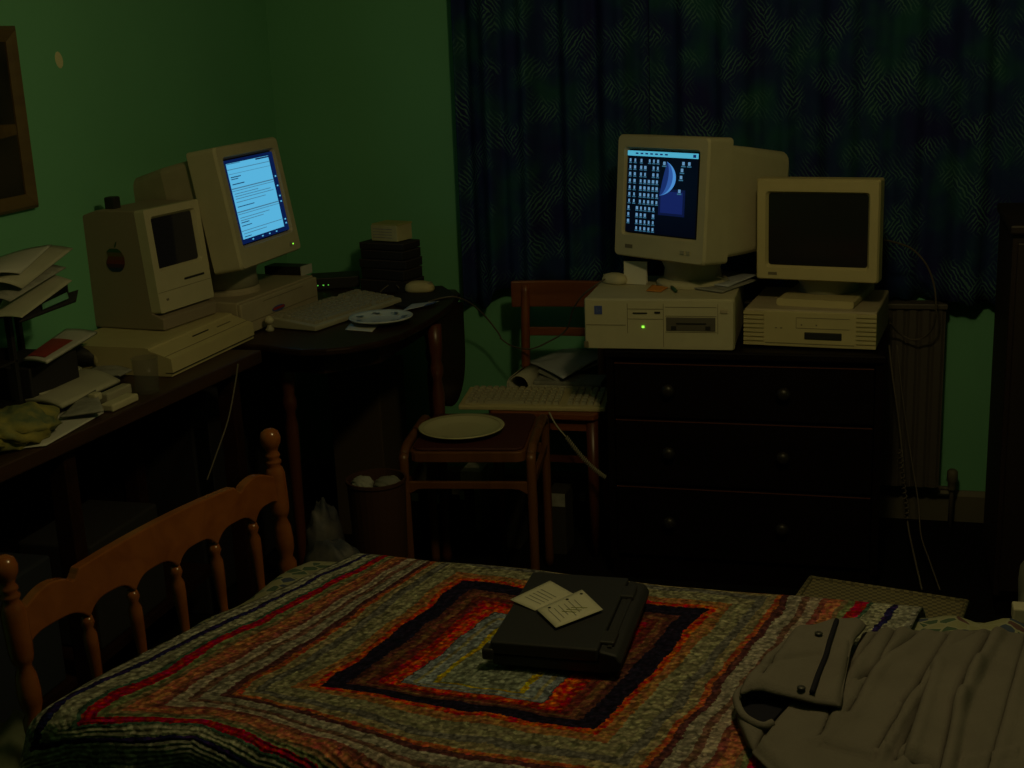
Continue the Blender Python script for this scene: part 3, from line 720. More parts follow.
mesh_obj('apron', bm, TABLEW, t)
def turned_leg(x, y, z1, m=LEGW, par=None, name='leg', r_=.017):
    bm = BM(); lathe(bm, [(r_*.75, 0), (r_*.95, .03), (r_*.7, .06), (r_*.85, .12), (r_*1.0, z1*.5), (r_*1.15, z1*.72), (r_*.8, z1*.78), (r_*1.2, z1*.80), (r_*1.2, z1*.83), (r_*.9, z1*.85), (r_*1.25, z1*.9), (r_*1.25, z1)], (x, y, 0), 14)
    return mesh_obj(name, bm, m, par, smooth=True)
p1 = Yp(291, 420, 3.235); p2 = Yp(436, 360, 3.58)
turned_leg(p1.x, 3.235, TZ-.05, par=t); turned_leg(p2.x, 3.58, TZ-.03, par=t)
turned_leg(-1.92, 3.28, TZ-.05, par=t); turned_leg(-1.92, 3.84, TZ-.05, par=t); turned_leg(-1.36, 3.84, TZ-.05, par=t)
print('leg pts', p1, p2)
bm = BM(); pts = []
ya, yb = 3.60, 3.87
pts = [(ya, TZ-.022)]+[((ya+yb)/2-(yb-ya)/2*math.cos(PI*i/16), TZ-.12-.20*math.sin(PI*i/16)**.7) for i in range(17)]+[(yb, TZ-.022)]
prism(bm, pts, -1.275, -1.257); bm.transform(Matrix(((0, 0, 1, 0), (1, 0, 0, 0), (0, 1, 0, 0), (0, 0, 0, 1))))
mesh_obj('drop_leaf', bm, TABLEW, t, bevel=.003)

# keyboards
def keyboard(label, loc, rz, w_, d_, m, mk, rows=6, cols=20):
    t = thing('keyboard', label, 'keyboard', loc, rz)
    bm = BM(); prism(bm, [(0, 0), (0, .012), (.006, .015), (d_-.004, .030), (d_, .026), (d_, 0)], -w_/2, w_/2)
    bm.transform(Matrix(((0, 0, 1, 0), (1, 0, 0, 0), (0, 1, 0, 0), (0, 0, 0, 1)))); mesh_obj('base', bm, m, t, world=False, bevel=.003)
    bm = BM(); bm2 = BM(); sl = math.atan2(.015, d_-.01); Ms = Matrix.Translation((0, .006, .015)) @ Matrix.Rotation(sl, 4, 'X')
    rp = (d_-.03)/rows; cp = (w_-.03)/cols
    for r_ in range(rows):
        c_ = 0
        while c_ < cols:
            if c_ in (14, ) or (c_ == 17 and r_ in (4,)): c_ += .35 if False else 1; continue
            L_ = 1
            if r_ == 0 and c_ == 3: L_ = 6
            x = -w_/2+.015+c_*cp; y = .008+r_*rp+(.006 if r_ == rows-1 else 0)
            vs0 = len(bm.verts)
            lo_ = [(x+.001, y+.001, -.001), (x+cp*L_-.001, y+.001, -.001), (x+cp*L_-.001, y+rp-.001, -.001), (x+.001, y+rp-.001, -.001)]
            hi_ = [(x+.004, y+.003, .008), (x+cp*L_-.004, y+.003, .008), (x+cp*L_-.004, y+rp-.004, .008), (x+.004, y+rp-.004, .008)]
            loft(bm if c_ < 14 else bm2, [lo_, hi_]); c_ += L_
    bm.transform(Ms); mesh_obj('keys', bm, mk, t, world=False); bm2.transform(Ms); mesh_obj('number_keys', bm2, mk, t, world=False)
    return t
kc = Zp(359, 317, DZ+.002)
keyboard('grey-beige keyboard on the dark table in front of the bright monitor', (-1.462, 3.525, DZ+.002), R(76), .43, .17, GREYB, KEYD)
p = Zp(420, 293, DZ)
mat_pts = [Zp(382, 303, DZ), Zp(408, 309, DZ), Zp(456, 296, DZ), Zp(442, 287, DZ), Zp(405, 290, DZ)]
bm = BM(); prism(bm, [(q.x, q.y) for q in mat_pts], DZ+.0005, DZ+.005); tag(mesh_obj('mouse_mat', bm, BLACKC), 'black mouse mat at the right end of the dark table', 'mouse mat')
mouse('pale yellow-beige mouse on the black mat at the table edge', (p.x, p.y, DZ+.0055), R(-80), BEIGE2, .95)
bm = BM(); q = [Zp(399, 288, DZ+.02), Zp(393, 283, DZ+.03), Zp(386, 287, DZ+.02), Zp(380, 292, DZ+.008)]
tag(mesh_obj('mouse_cable', tube(bm, q, .0022), CABLED, smooth=True), 'thin cable curling behind the mouse on the black mat', 'cable')
bm = BM(); q = [Zp(428, 302, DZ+.008), Zp(442, 298, DZ+.010), Zp(455, 297, DZ+.008), Yp(470, 303, 3.9), Yp(484, 315, 3.98), Yp(497, 331, 4.02), Yp(501, 338, 4.03)]
tag(mesh_obj('power_cable', tube(bm, q, .0028), CABLED, smooth=True), 'pale cable running off the right end of the dark table', 'cable')
# blue and white leaflet
lf = sheet('leaflet', PAPERV, [(402, 311), (430, 305), (440, 301), (412, 304)], DZ+.0062, 'blue and white leaflet sticking out by the patterned plate', 'leaflet', thick=.001)
sheet('blue_band', BLUEP, [(424, 306), (434, 303.5), (437, 301.5), (427, 304)], DZ+.0085, '', '', parent=lf, thick=.0006)
sheet('paper_slip', PAPER, [(345, 330), (372, 332), (378, 326), (350, 324)], DZ+.001, 'white paper slip under the front of the patterned plate', 'paper')
# side plate with floral pattern
pc = Zp(381, 319, DZ+.012)
def plate(label, c_, z, r_, m, name='plate', dots=None):
    t = thing(name, label, 'plate', (c_.x, c_.y, z))
    bm = BM(); lathe(bm, [(r_*.50, 0), (r_*.55, .004), (r_*.98, .014), (r_, .017), (r_*.985, .019), (r_*.9, .0155), (r_*.62, .008), (r_*.55, .0065), (.001, .006)], n=48)
    pl = mesh_obj('dish', bm, m, t, world=False, smooth=True); 
    return t, pl
t, pl = plate('small white china plate with blue sprigs on the dark table', pc, DZ+.003, .092, CHINA)
bm = BM()
for k in range(7):
    a = k*2*PI/7+.4; rr = .068
    for j in range(3):
        aa = a+(j-1)*.12; r2_ = rr+(.004 if j == 1 else -.004)
        lathe(bm, [(.0075-.002*j, 0), (.001, .0004)], (r2_*math.cos(aa), r2_*math.sin(aa), .0142+(.0005 if j == 1 else -.0)), 7)
mesh_obj('sprig_pattern', bm, mat('dull_blue_sprig', (.08, .11, .16), .4), pl, world=False)
# knick-knack by the keyboard corner
a = Zp(270, 331, DZ)
t = thing('toy_figure', 'tiny pale ornament at the corner of the keyboard by the low case', 'ornament', (a.x, a.y, DZ))
bm = BM(); lathe(bm, [(.012, 0), (.013, .006), (.008, .012), (.006, .018)], n=12); mesh_obj('foot', bm, GREYB, t, world=False, smooth=True)
bm = BM(); lathe(bm, [(.004, .018), (.012, .024), (.014, .032), (.009, .040), (.002, .043)], n=12); mesh_obj('top', bm, BEIGE, t, world=False, smooth=True)
# modem
a = Zp(311, 291, DZ); b_ = Zp(360, 288, DZ); dv = Vector((b_.x-a.x, b_.y-a.y, 0)); ang = math.atan2(dv.y, dv.x); md_ = (a+b_)/2
t = thing('modem', 'flat black modem with three green lights behind the keyboard', 'modem', (md_.x, md_.y, DZ), ang)
bm = BM(); box(bm, -dv.length/2, dv.length/2, 0, .11, .002, .040); mesh_obj('case', bm, BLACK, t, world=False, bevel=.003)
bm = BM()
for k in range(3): box(bm, -dv.length/2+.022+k*.017, -dv.length/2+.025+k*.017+(.002 if k == 1 else 0), -.001, .001, .015, .018)
mesh_obj('indicator_lights', bm, LEDS, t, world=False)
# stack of black boxes
a = Zp(362, 291, DZ); b_ = Zp(406, 294, DZ); dv = Vector((b_.x-a.x, b_.y-a.y, 0)); bw = dv.length; ang0 = math.atan2(dv.y, dv.x)
ctr = (a+b_)/2; nrm = Vector((-math.sin(ang0), math.cos(ang0), 0)); zz = DZ
hs = [.042, .035, .030, .030, .024]; words = ['bottom', 'second from bottom', 'middle', 'second from top', 'topmost black']
for k, hh_ in enumerate(hs):
    aa = ang0+R([3, -4, 2, -3, 1][k]); c_ = ctr+nrm*.07+Vector((.003*(k % 2), 0, 0)); sw = bw*[1.06, 1.0, 1.03, .97, .98][k]
    t = thing('external_drive', 'flat black box, %s of the stack in the corner' % words[k], 'box', (c_.x, c_.y, zz+.0005), aa, 'black boxes stacked in the corner')
    bm = BM(); box(bm, -sw/2, sw/2, -.07, .03, 0, hh_-.002); mesh_obj('case', bm, BLACKC, t, world=False, bevel=.002)
    bm = BM(); box(bm, -sw/2-.0006, sw/2+.0006, -.0706, .0306, hh_-.0055, hh_-.0035); mesh_obj('seam_band', bm, mat('dull_brown_band', (.075, .055, .05), .6), t, world=False)
    zz += hh_
c_ = ctr+nrm*.055
a = Yp(372.5, 240, c_.y-.03); b_ = Yp(403, 240, c_.y-.03)
t = thing('card_box', 'small cream box on top of the stack of black boxes', 'box', ((a.x+b_.x)/2, c_.y, zz+.001), ang0-R(3))
bw2 = (b_-a).length; bm = BM(); box(bm, -bw2/2, bw2/2, -.035, .045, 0, .050); mesh_obj('case', bm, mat('cream_card', (.50, .47, .26), .8, var=.12, vscale=25), t, world=False, bevel=.002)
bm = BM(); box(bm, -bw2/2+.004, bw2/2+.002, -.034, .047, .050, .055); mesh_obj('lid', bm, mat('yellow_green_card', (.38, .38, .14), .8), t, world=False, bevel=.001)
bm = BM()
for k in range(4): box(bm, -bw2/2+.008, bw2/2-.02, -.0358, -.035, .010+k*.009, .0125+k*.009)
mesh_obj('printed_lines', bm, PAPERG, t, world=False)

# ------------------------------------------------------------------ things under the table
t = thing('filler', 'large near-black suitcase added to darken the wall under the dark table', 'filler', (-1.90, 3.50, 0))  # invented black block, covers the lit green wall to keep this area dark
mesh_obj('shell', box(BM(), -1.975, -1.82, 3.20, 3.80, .01, .62), BLACKC, t, bevel=.02, segs=3)
bm = BM(); tube(bm, [(-1.90, 3.42, .615), (-1.90, 3.43, .65), (-1.90, 3.50, .66), (-1.90, 3.57, .65), (-1.90, 3.58, .615)], .007); mesh_obj('handle', bm, BLACK, t, smooth=True)
t = thing('infill', 'near-black crate added to darken the gap between desk and table', 'infill', (-1.90, 3.14, 0))  # invented black block, closes the gap where lit wall would show
mesh_obj('body', box(BM(), -1.98, -1.80, 3.09, 3.18, 0, .60), BLACKC, t, bevel=.006)
mesh_obj('rim', box(BM(), -1.985, -1.795, 3.085, 3.185, .60, .615), BLACK, t, bevel=.003)

c0 = Yp(327, 372, 3.75); c1 = Yp(378, 372, 3.75)
t = thing('cardboard_box', 'tall brown cardboard box standing under the dark table', 'box', ((c0.x+c1.x)/2, 3.85, 0))
mesh_obj('body', box(BM(), c0.x, c1.x, 3.75, 3.98, 0, c0.z), CARDB, t, bevel=.004)
bm = BM(); box(bm, c0.x-.001, (c0.x+c1.x)/2-.001, 3.749, 3.981, c0.z, c0.z+.004); box(bm, (c0.x+c1.x)/2+.001, c1.x+.001, 3.749, 3.981, c0.z, c0.z+.004); mesh_obj('flaps', bm, CARDB, t)
def lump(name, label, cat, c_, rx, ry, rz_, m, seed, par=None, amp=.22, group=None):
    rnd = random.Random(seed); bm = BM(); bmesh.ops.create_icosphere(bm, subdivisions=4, radius=1)
    ks = [(rnd.uniform(2, 9), rnd.uniform(2, 9), rnd.uniform(2, 9), rnd.uniform(0, 6)) for _ in range(6)]
    for v in bm.verts:
        n_ = sum(abs(math.sin(a*v.co.x+b*v.co.y+c__*v.co.z+d)) for a, b, c__, d in ks)/6-.6
        v.co *= 1+amp*n_*2
        v.co.z = max(v.co.z, -.75)
        v.co = Vector((v.co.x*rx, v.co.y*ry, (v.co.z+.75)*rz_/1.75))
    bm.transform(Matrix.Translation(c_))
    o = mesh_obj(name, bm, m, par, smooth=True)
    if par is None: tag(o, label, cat, group)
    return o
p = Yp(322, 500, 2.95); lump('plastic_bag', 'crumpled mottled carrier bag between the table leg and the bin', 'bag', (p.x, 2.95, 0), .055, .08, .42, BAGM, 3, amp=.12)
p = Yp(330, 552, 2.75); lump('plastic_bag', 'low crumpled pale bag just behind the far corner of the bed', 'bag', (p.x+.03, 2.70, 0), .11, .07, .42, BAGM, 5, amp=.12)
# waste bin
pb = Yp(372, 478, 2.98); rb = .075
pb = Yp(376, 478, 2.98)
t = thing('waste_bin', 'dark brown waste bin full of papers left of the stool', 'bin', (pb.x, 2.98, 0))
bm = BM(); hz = pb.z; lathe(bm, [(rb*.78, 0), (rb*.8, .01), (rb, hz-.012), (rb*1.04, hz-.008), (rb*1.04, hz), (rb*.96, hz), (rb*.9, hz-.06)], n=28, capends=True); mesh_obj('tub', bm, BINM, t, world=False, smooth=False)
lump('crumpled_paper', 'crumpled white paper at the left of the bin rim', 'paper', (pb.x-.03, 2.96, hz-.03), .028, .026, .040, PAPERG, 11, group='papers in the bin')
lump('crumpled_paper', 'crumpled grey paper at the right of the bin rim', 'paper', (pb.x+.03, 2.98, hz-.04), .036, .033, .045, mat('dim_grey_paper', (.14, .14, .12), .8), 12, group='papers in the bin')
# clutter under the chair and stool by the wall
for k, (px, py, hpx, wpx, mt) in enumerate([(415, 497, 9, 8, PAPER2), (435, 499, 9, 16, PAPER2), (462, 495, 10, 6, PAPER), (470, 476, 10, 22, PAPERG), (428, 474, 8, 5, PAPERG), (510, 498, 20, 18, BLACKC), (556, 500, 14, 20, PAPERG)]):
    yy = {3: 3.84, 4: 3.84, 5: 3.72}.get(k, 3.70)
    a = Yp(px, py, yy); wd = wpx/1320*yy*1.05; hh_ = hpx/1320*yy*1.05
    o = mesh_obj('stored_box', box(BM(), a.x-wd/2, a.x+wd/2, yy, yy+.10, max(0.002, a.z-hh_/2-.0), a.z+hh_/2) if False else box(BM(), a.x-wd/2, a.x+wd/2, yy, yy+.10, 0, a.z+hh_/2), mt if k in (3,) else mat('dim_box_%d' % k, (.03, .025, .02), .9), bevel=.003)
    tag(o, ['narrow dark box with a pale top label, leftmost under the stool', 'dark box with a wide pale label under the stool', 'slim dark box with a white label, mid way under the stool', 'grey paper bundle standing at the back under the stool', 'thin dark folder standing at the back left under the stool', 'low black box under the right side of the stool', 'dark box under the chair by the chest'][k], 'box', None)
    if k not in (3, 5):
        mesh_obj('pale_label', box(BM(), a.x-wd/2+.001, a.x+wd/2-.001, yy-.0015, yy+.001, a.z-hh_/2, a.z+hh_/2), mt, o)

# ------------------------------------------------------------------ chair
ang = R(4)
sA = Yp(487, 413, 3.68); sB = Yp(597, 417, 3.68); SZ = .462
sx = (sA.x+sB.x)/2; sw = sB.x-sA.x
print('chair', sA, sB, sw)
t = thing('chair', 'red-brown wooden chair with a slatted back between table and chest', 'chair', (sx, 3.68, 0), 0)
bm = BM(); loft(bm, [[(x, y, z) for x, y in ((-sw/2+.01, 0), (sw/2-.01, 0), (sw/2, .02), (sw/2-.02, .32), (-sw/2+.02, .32), (-sw/2, .02))] for z in (SZ-.022, SZ)])
mesh_obj('seat', bm, CHAIRW, t, world=False, bevel=.005)
for s in (-1, 1):
    bm = BM(); lathe(bm, [(.013, 0), (.017, .2), (.019, SZ-.022)], (s*(sw/2-.022), .03, 0), 12); mesh_obj('leg', bm, LEGW, t, world=False, smooth=True)
    bm = BM(); tube(bm, [(s*(sw/2-.045), .345, 0), (s*(sw/2-.045), .305, .25), (s*(sw/2-.045), .30, SZ), (s*(sw/2-.045), .315, .64), (s*(sw/2-.045), .335, .79)], .0145, 10, k=4); mesh_obj('leg', bm, CHAIRW, t, world=False, smooth=True)
for (z0_, z1_) in ((.715, .800),):
    bm = BM(); g = []
    n = 12; lo_ = []
    for i in range(n+1):
        u = i/n*2-1; x = u*(sw/2-.0); y = .318+.02*(1-u*u); g.append((x, y))
    pts = g+[(x, y+.018) for x, y in g[::-1]]
    prism(bm, pts, z0_, z1_); mesh_obj('top_rail', bm, CHAIRW, t, world=False, bevel=.005)
bm = BM(); g = [(i/8*2-1)*(sw/2-.05) for i in range(9)]; pts = [(x, .318+.012*(1-(x/(sw/2))**2)) for x in g]; pts = pts+[(x, y+.012) for x, y in pts[::-1]]
prism(bm, pts, .622, .650); mesh_obj('back_slat', bm, CHAIRW, t, world=False, bevel=.003)
bm = BM(); box(bm, -sw/2+.03, sw/2-.03, .022, .036, SZ-.06, SZ-.022); mesh_obj('apron', bm, CHAIRW, t, world=False)
bm = BM(); box(bm, -sw/2+.03, sw/2-.03, .024, .036, .30, .32); mesh_obj('stretcher', bm, LEGW, t, world=False)
kb = keyboard('pale yellow-beige keyboard across the chair seat', (-1.002, 3.69, SZ+.001), R(4), .45, .165, BEIGE2, KEY)
# coil cable
bm = BM(); A = Yp(549, 412, 3.665); pts = [A, Yp(556, 425, 3.655), Yp(566, 437, 3.655)]
c0 = Yp(566, 437, 3.655); c1 = Yp(606, 478, 3.60); n = 26*8; coil = []
for i in range(n+1):
    u = i/n; a = u*26*2*PI; c_ = c0.lerp(c1, u); c_.z -= .012*math.sin(PI*u); coil.append(c_+Vector((math.sin(a)*.0045, .0045*math.cos(a), math.sin(a)*.0045)))
tube(bm, pts, .0026, 6); tube(bm, coil, .0018, 5, sm=False)
tag(mesh_obj('coiled_cable', bm, CABLE, smooth=True), 'pale coiled keyboard cable hanging from the chair towards the chest', 'cable')
# papers on the chair
def stackbox(name, m, quad, z0_, z1_, label, cat, group=None, bev=.003):
    b = [Zp(px, py, z0_) for px, py in quad]
    bm = BM(); lo_ = [(q.x, q.y, z0_) for q in b]; hi_ = [(q.x, q.y, z1_) for q in b]; loft(bm, [lo_, hi_]); o = mesh_obj(name, bm, m, bevel=bev); return tag(o, label, cat, group)
zc_ = SZ+.002; yq = 3.86
L_, R_ = Yp(515, 383, yq).x, Yp(604, 383, yq).x
for k, (x0_, x1_, z0_, z1_, m_, lb_) in enumerate([(L_+.035, R_-.02, .0, .016, PAPERG, 'grey papers at the very bottom of the pile on the chair'), (L_+.045, R_-.035, .0165, .034, PAPER2, 'cream papers second from the bottom of the pile on the chair'), (L_+.06, R_-.01, .0345, .046, PAPERG, 'grey papers below the loose sheets of the pile on the chair')]):
    tag(mesh_obj('paper_stack', box(BM(), x0_, x1_, yq, yq+.105, zc_+z0_, zc_+z1_), m_, bevel=.002), lb_, 'papers', 'papers on the chair')
# rolled newspaper : an end curl at left
bm = BM(); cc = Vector((L_+.018, yq-.03, zc_+.037)); pts = []
sp_ = []
for i in range(40):
    a = i/39*2.6*PI; r_ = .036-.007*i/39; sp_.append((math.cos(a+2.2)*r_, math.sin(a+2.2)*r_))
bm2 = BM(); V0 = [bm2.verts.new((cc.x+x, cc.y, cc.z+z)) for x, z in sp_]; V1 = [bm2.verts.new((cc.x+x+.01, cc.y+.14, cc.z+z)) for x, z in sp_]
for i in range(39): bm2.faces.new((V0[i], V0[i+1], V1[i+1], V1[i]))
bm.free(); tag(mesh_obj('rolled_magazine', bm2, PAPER2, smooth=True, solid=.002), 'rolled cream magazine lying at the left of the pile on the chair', 'magazine')
def quadsheet(name, m, W, label, cat, curl=0, bend=0, group=None, thick=.0015, n=10):
    bm = BM(); V = []
    for j in range(n+1):
        v = j/n; row = []
        for i in range(n+1):
            u = i/n; p = (Vector(W[0])*(1-u)+Vector(W[1])*u)*(1-v)+(Vector(W[3])*(1-u)+Vector(W[2])*u)*v
            p.z += curl*u*u+bend*math.sin(PI*u); row.append(bm.verts.new(p))
        V.append(row)
    for j in range(n):
        for i in range(n): bm.faces.new((V[j][i], V[j][i+1], V[j+1][i+1], V[j+1][i]))
    return tag(mesh_obj(name, bm, m, smooth=True, solid=thick), label, cat, group)
zt = zc_+.062
zs = zc_+.056
quadsheet('newspaper', PAPERG, [Zp(520, 366, zs), Zp(557, 382, zs-.012), Zp(606, 362, zs), Zp(560, 352, zs)], 'grey newspaper sheet under the white sheet on the chair', 'newspaper', bend=.003, thick=.004)
quadsheet('loose_sheet', PAPERV, [Zp(527, 362, zs+.010), Zp(563, 379, zs+.004), Zp(607, 354, zs+.014), Zp(566, 348, zs+.012)], 'bluish white sheet on top of the pile on the chair', 'paper', bend=.004)
bm = BM(); box(bm, R_-.024, R_+.004, yq-.025, yq+.05, zc_+.002, zc_+.030); tag(mesh_obj('black_case', bm, BLACKC, bevel=.003), 'small black case between the chair papers and the chest', 'case')
# cables at the back of the chair
bm = BM(); tube(bm, [Yp(605, 279, 3.72), Yp(583, 295, 3.74), Yp(573, 310, 3.80), Yp(566, 330, 3.87), Yp(548, 342, 3.90), Yp(530, 349, 3.93), Yp(512, 346, 4.0), Yp(500, 338, 4.03)], .0025)
tag(mesh_obj('thin_cable', bm, CABLED, smooth=True), 'thin cable drooping behind the chair back from the wide case', 'cable')

# ------------------------------------------------------------------ stool and dinner plate
ST = .478
fl = Zp(402, 452, ST); fr = Zp(530, 452, ST)
dv = Vector((fr.x-fl.x, fr.y-fl.y, 0)); sw = dv.length; ang = math.atan2(dv.y, dv.x); mid = (fl+fr)/2
print('stool', fl, fr, sw, math.degrees(ang))
t = thing('stool', 'small wooden stool with a maroon seat, in front of the chair', 'stool', (mid.x, mid.y, 0), ang)
sd = .37; ins = .014
pts = []
for cx, cy, a0 in ((sw/2-ins-.03, .04, -90), (sw/2-ins-.03, sd-.03, 0), (-sw/2+ins+.03, sd-.03, 90), (-sw/2+ins+.03, .04, 180)):
    for k in range(5): a = R(a0+90*k/4); pts.append((cx+.03*math.cos(a), cy+.03*math.sin(a)))
mesh_obj('seat_frame', prism(BM(), pts, ST-.034, ST-.004), STOOLW, t, world=False, bevel=.003)
pts2 = [(x*.955, .19+(y-.19)*.955) for x, y in pts]
mesh_obj('seat_pad', prism(BM(), pts2, ST-.004, ST+.004), MAROON, t, world=False, bevel=.004, segs=3)
for s in (-1, 1):
    x = s*(sw/2)
    for nm, yy, y2 in (('leg', .012, .19), ('leg', sd-.005, .19)):
        sg = 1 if yy < .1 else -1
        bm = BM(); tube(bm, [(x, yy, 0), (x, yy, .2), (x, yy, ST-.045), (x, yy+sg*.010, ST-.018), (x, yy+sg*.035, ST-.004), (x, yy+sg*.07, ST), (x, y2, ST)], .0135, 12, k=5); mesh_obj(nm, bm, STOOLW, t, world=False, smooth=True)
def rail(y):
    bm = BM(); n = 20; up_, lo_ = [], []
    for i in range(n+1):
        u = i/n; xx = lerp(-sw/2, sw/2, u); e_ = min(u, 1-u)*n/2.2
        up_.append((xx, ST-.088)); lo_.append((xx, ST-.088-.020-.022*max(0, 1-e_)))
    prism(bm, up_+lo_[::-1], y-.007, y+.007)
    bm.transform(Matrix(((1, 0, 0, 0), (0, 0, 1, 0), (0, 1, 0, 0), (0, 0, 0, 1)))); return bm
mesh_obj('cross_rail', rail(.012), STOOLW, t, world=False, bevel=.002); mesh_obj('cross_rail', rail(sd-.005), STOOLW, t, world=False, bevel=.002)
for s in (-1, 1):
    bm = BM(); box(bm, s*sw/2-.007, s*sw/2+.007, .02, sd-.01, ST-.11, ST-.09); mesh_obj('side_rail', bm, STOOLW, t, world=False)
pc = Zp(461.5, 427, ST+.02)
t, pl = plate('large cream dinner plate lying on the maroon stool seat', pc, ST+.006, .122, PLATEM)
bm = BM(); 
for r0_, r1_ in ((.108, .110),):
    n = 48; a_ = [bm.verts.new((r0_*math.cos(2*PI*i/n), r0_*math.sin(2*PI*i/n), .0162)) for i in range(n)]; b2 = [bm.verts.new((r1_*math.cos(2*PI*i/n), r1_*math.sin(2*PI*i/n), .0168)) for i in range(n)]
    for i in range(n): bm.faces.new((a_[i], a_[(i+1) % n], b2[(i+1) % n], b2[i]))
mesh_obj('rim_line', bm, mat('olive_rim_line', (.25, .23, .12), .4), pl, world=False)
# ------------------------------------------------------------------ desk: letter tray, papers, odds and ends
t = thing('letter_tray', 'black tiered letter tray heaped with papers at the near end of the desk', 'letter tray', (-1.87, 2.42, DZ))
for z in (DZ+.005, .905, 1.01):
    ye = 2.66 if z > 1 else 2.44
    bm = BM(); box(bm, -1.985, -1.835, 2.16, ye, z, z+.004); box(bm, -1.985, -1.835, 2.16, 2.165, z, z+.03); box(bm, -1.985, -1.835, ye-.005, ye, z, z+.03); box(bm, -1.985, -1.980, 2.16, ye, z, z+.03)
    mesh_obj('tier', bm, BLACK, t)
for (x, y) in ((-1.978, 2.168), (-1.978, 2.652), (-1.842, 2.168), (-1.842, 2.436)):
    bm = BM(); box(bm, x-.006, x+.006, y-.006, y+.006, DZ, 1.04); mesh_obj('post', bm, BLACK, t)
def xs(px, py, x): v = Xp(px, py, x); return v
PL = [
 ('loose_sheet', PAPER2, [xs(-6, 318, -1.80), xs(22, 318, -1.74), xs(72, 281, -1.76), xs(20, 268, -1.93)], 'cream sheet hanging over the front of the letter tray', .0, .003),
 ('loose_sheet', PAPERG, [xs(-10, 300, -1.80), xs(10, 302, -1.78), xs(66, 268, -1.80), xs(10, 262, -1.94)], 'greyish sheet in the middle of the letter tray heap', .0, .005),
 ('loose_sheet', PAPER2, [xs(-14, 284, -1.80), xs(22, 289, -1.78), xs(73, 249, -1.85), xs(30, 250, -1.96)], 'creased cream sheet right at the top of the letter tray heap', .0, .008),
 ('loose_sheet', PAPER, [xs(-20, 276, -1.79), xs(20, 274, -1.80), xs(52, 245, -1.90), xs(-6, 260, -1.97)], 'pale sheet curling up at the top left of the letter tray heap', .0, .005),
]
for nm, m_, W_, lb_, cu, be in PL: quadsheet(nm, m_, W_, lb_, 'paper', curl=cu, bend=be, thick=.002)
quadsheet('folder', GREENP, [xs(43, 309, -1.765), xs(45, 303, -1.765), xs(67, 292, -1.775), xs(69, 297, -1.775)][0:1]+[xs(69, 298, -1.765), xs(67, 292, -1.775), xs(42, 304, -1.775)], 'green card folder edge sticking out of the letter tray', 'folder', thick=.004)
quadsheet('dark_folder', BLACKC, [xs(18, 324, -1.765), xs(76, 302, -1.765), xs(78, 292, -1.80), xs(20, 310, -1.80)], 'black folder under the green card folder in the tray', 'folder', thick=.006)
# magazine with red cover
W_ = [Zp(24, 361, .90), Zp(47, 364, .90), Zp(97, 334, .885), Zp(66, 331, .895)]
mg = quadsheet('magazine', PAPER, W_, 'white magazine with a red cover panel, under the letter tray heap', 'magazine', bend=.003, thick=.006)
def sub(W, u, v): W = [Vector(q) for q in W]; return (W[0]*(1-u)+W[1]*u)*(1-v)+(W[3]*(1-u)+W[2]*u)*v
bm = BM(); V = []
for j in range(7):
    row = []
    for i in range(7):
        u, v = lerp(.05, .80, i/6), lerp(.06, .62, j/6); p = sub(W_, u, v); p.z += .003*math.sin(PI*u)+.0075; row.append(bm.verts.new(p))
    V.append(row)
for j in range(6):
    for i in range(6): bm.faces.new((V[j][i], V[j][i+1], V[j+1][i+1], V[j+1][i]))
mesh_obj('red_cover_panel', bm, REDP, mg, smooth=True, label='red printed panel')
bm = BM(); box(bm, -1.965, -1.82, 2.455, 2.64, DZ+.0005, DZ+.104); tag(mesh_obj('box_file', bm, BLACKC, bevel=.003), 'black box file supporting the red-panelled magazine', 'box file')
# second red and white booklet at far left
quadsheet('booklet', PAPERG, [Zp(-8, 398, .80), Zp(18, 394, .80), Zp(12, 368, .83), Zp(-10, 372, .83)], 'red and grey booklet at the far left edge of the desk', 'booklet', thick=.006)
quadsheet('booklet_cover', REDP, [Zp(-8, 394, .811), Zp(15, 391, .811), Zp(9, 372, .834), Zp(-10, 376, .834)], 'dull red leaflet on the booklet at the far left of the desk', 'leaflet', thick=.001)
dz = DZ+.001
sheets = [
 ([(0, 452), (46, 446), (104, 413), (62, 410)], dz+.001, PAPER, 'white sheet nearest the front edge of the desk', .001, .004),
 ([(-10, 428), (30, 424), (40, 405), (-10, 402)], dz+.010, PAPER2, 'cream sheet at the left end of the desk', .004, .006),
 ([(20, 404), (62, 409), (120, 383), (78, 372)], dz+.020, PAPER2, 'wide cream sheet fanned across the middle of the desk', .010, .02),
 ([(16, 400), (48, 396), (82, 369), (58, 366)], dz+.032, PAPER2, 'narrow cream sheet lying on the fanned sheets', .006, .010),
 ([(75, 378), (112, 381), (132, 371), (100, 366)], dz+.016, PAPERG, 'greenish grey sheet beside the black handset', .004, .012)]
for q, z, m_, lb_, be, th in sheets:
    quadsheet('loose_sheet', m_, [Zp(a, b, z) for a, b in q], lb_, 'paper', bend=be, thick=th*.4)
quadsheet('envelope', PAPERG, [Zp(60, 418, dz+.012), Zp(104, 412, dz+.016), Zp(96, 391, dz+.03), Zp(78, 402, dz+.02)], 'grey envelope propped beside the pale packets', 'envelope', thick=.004)
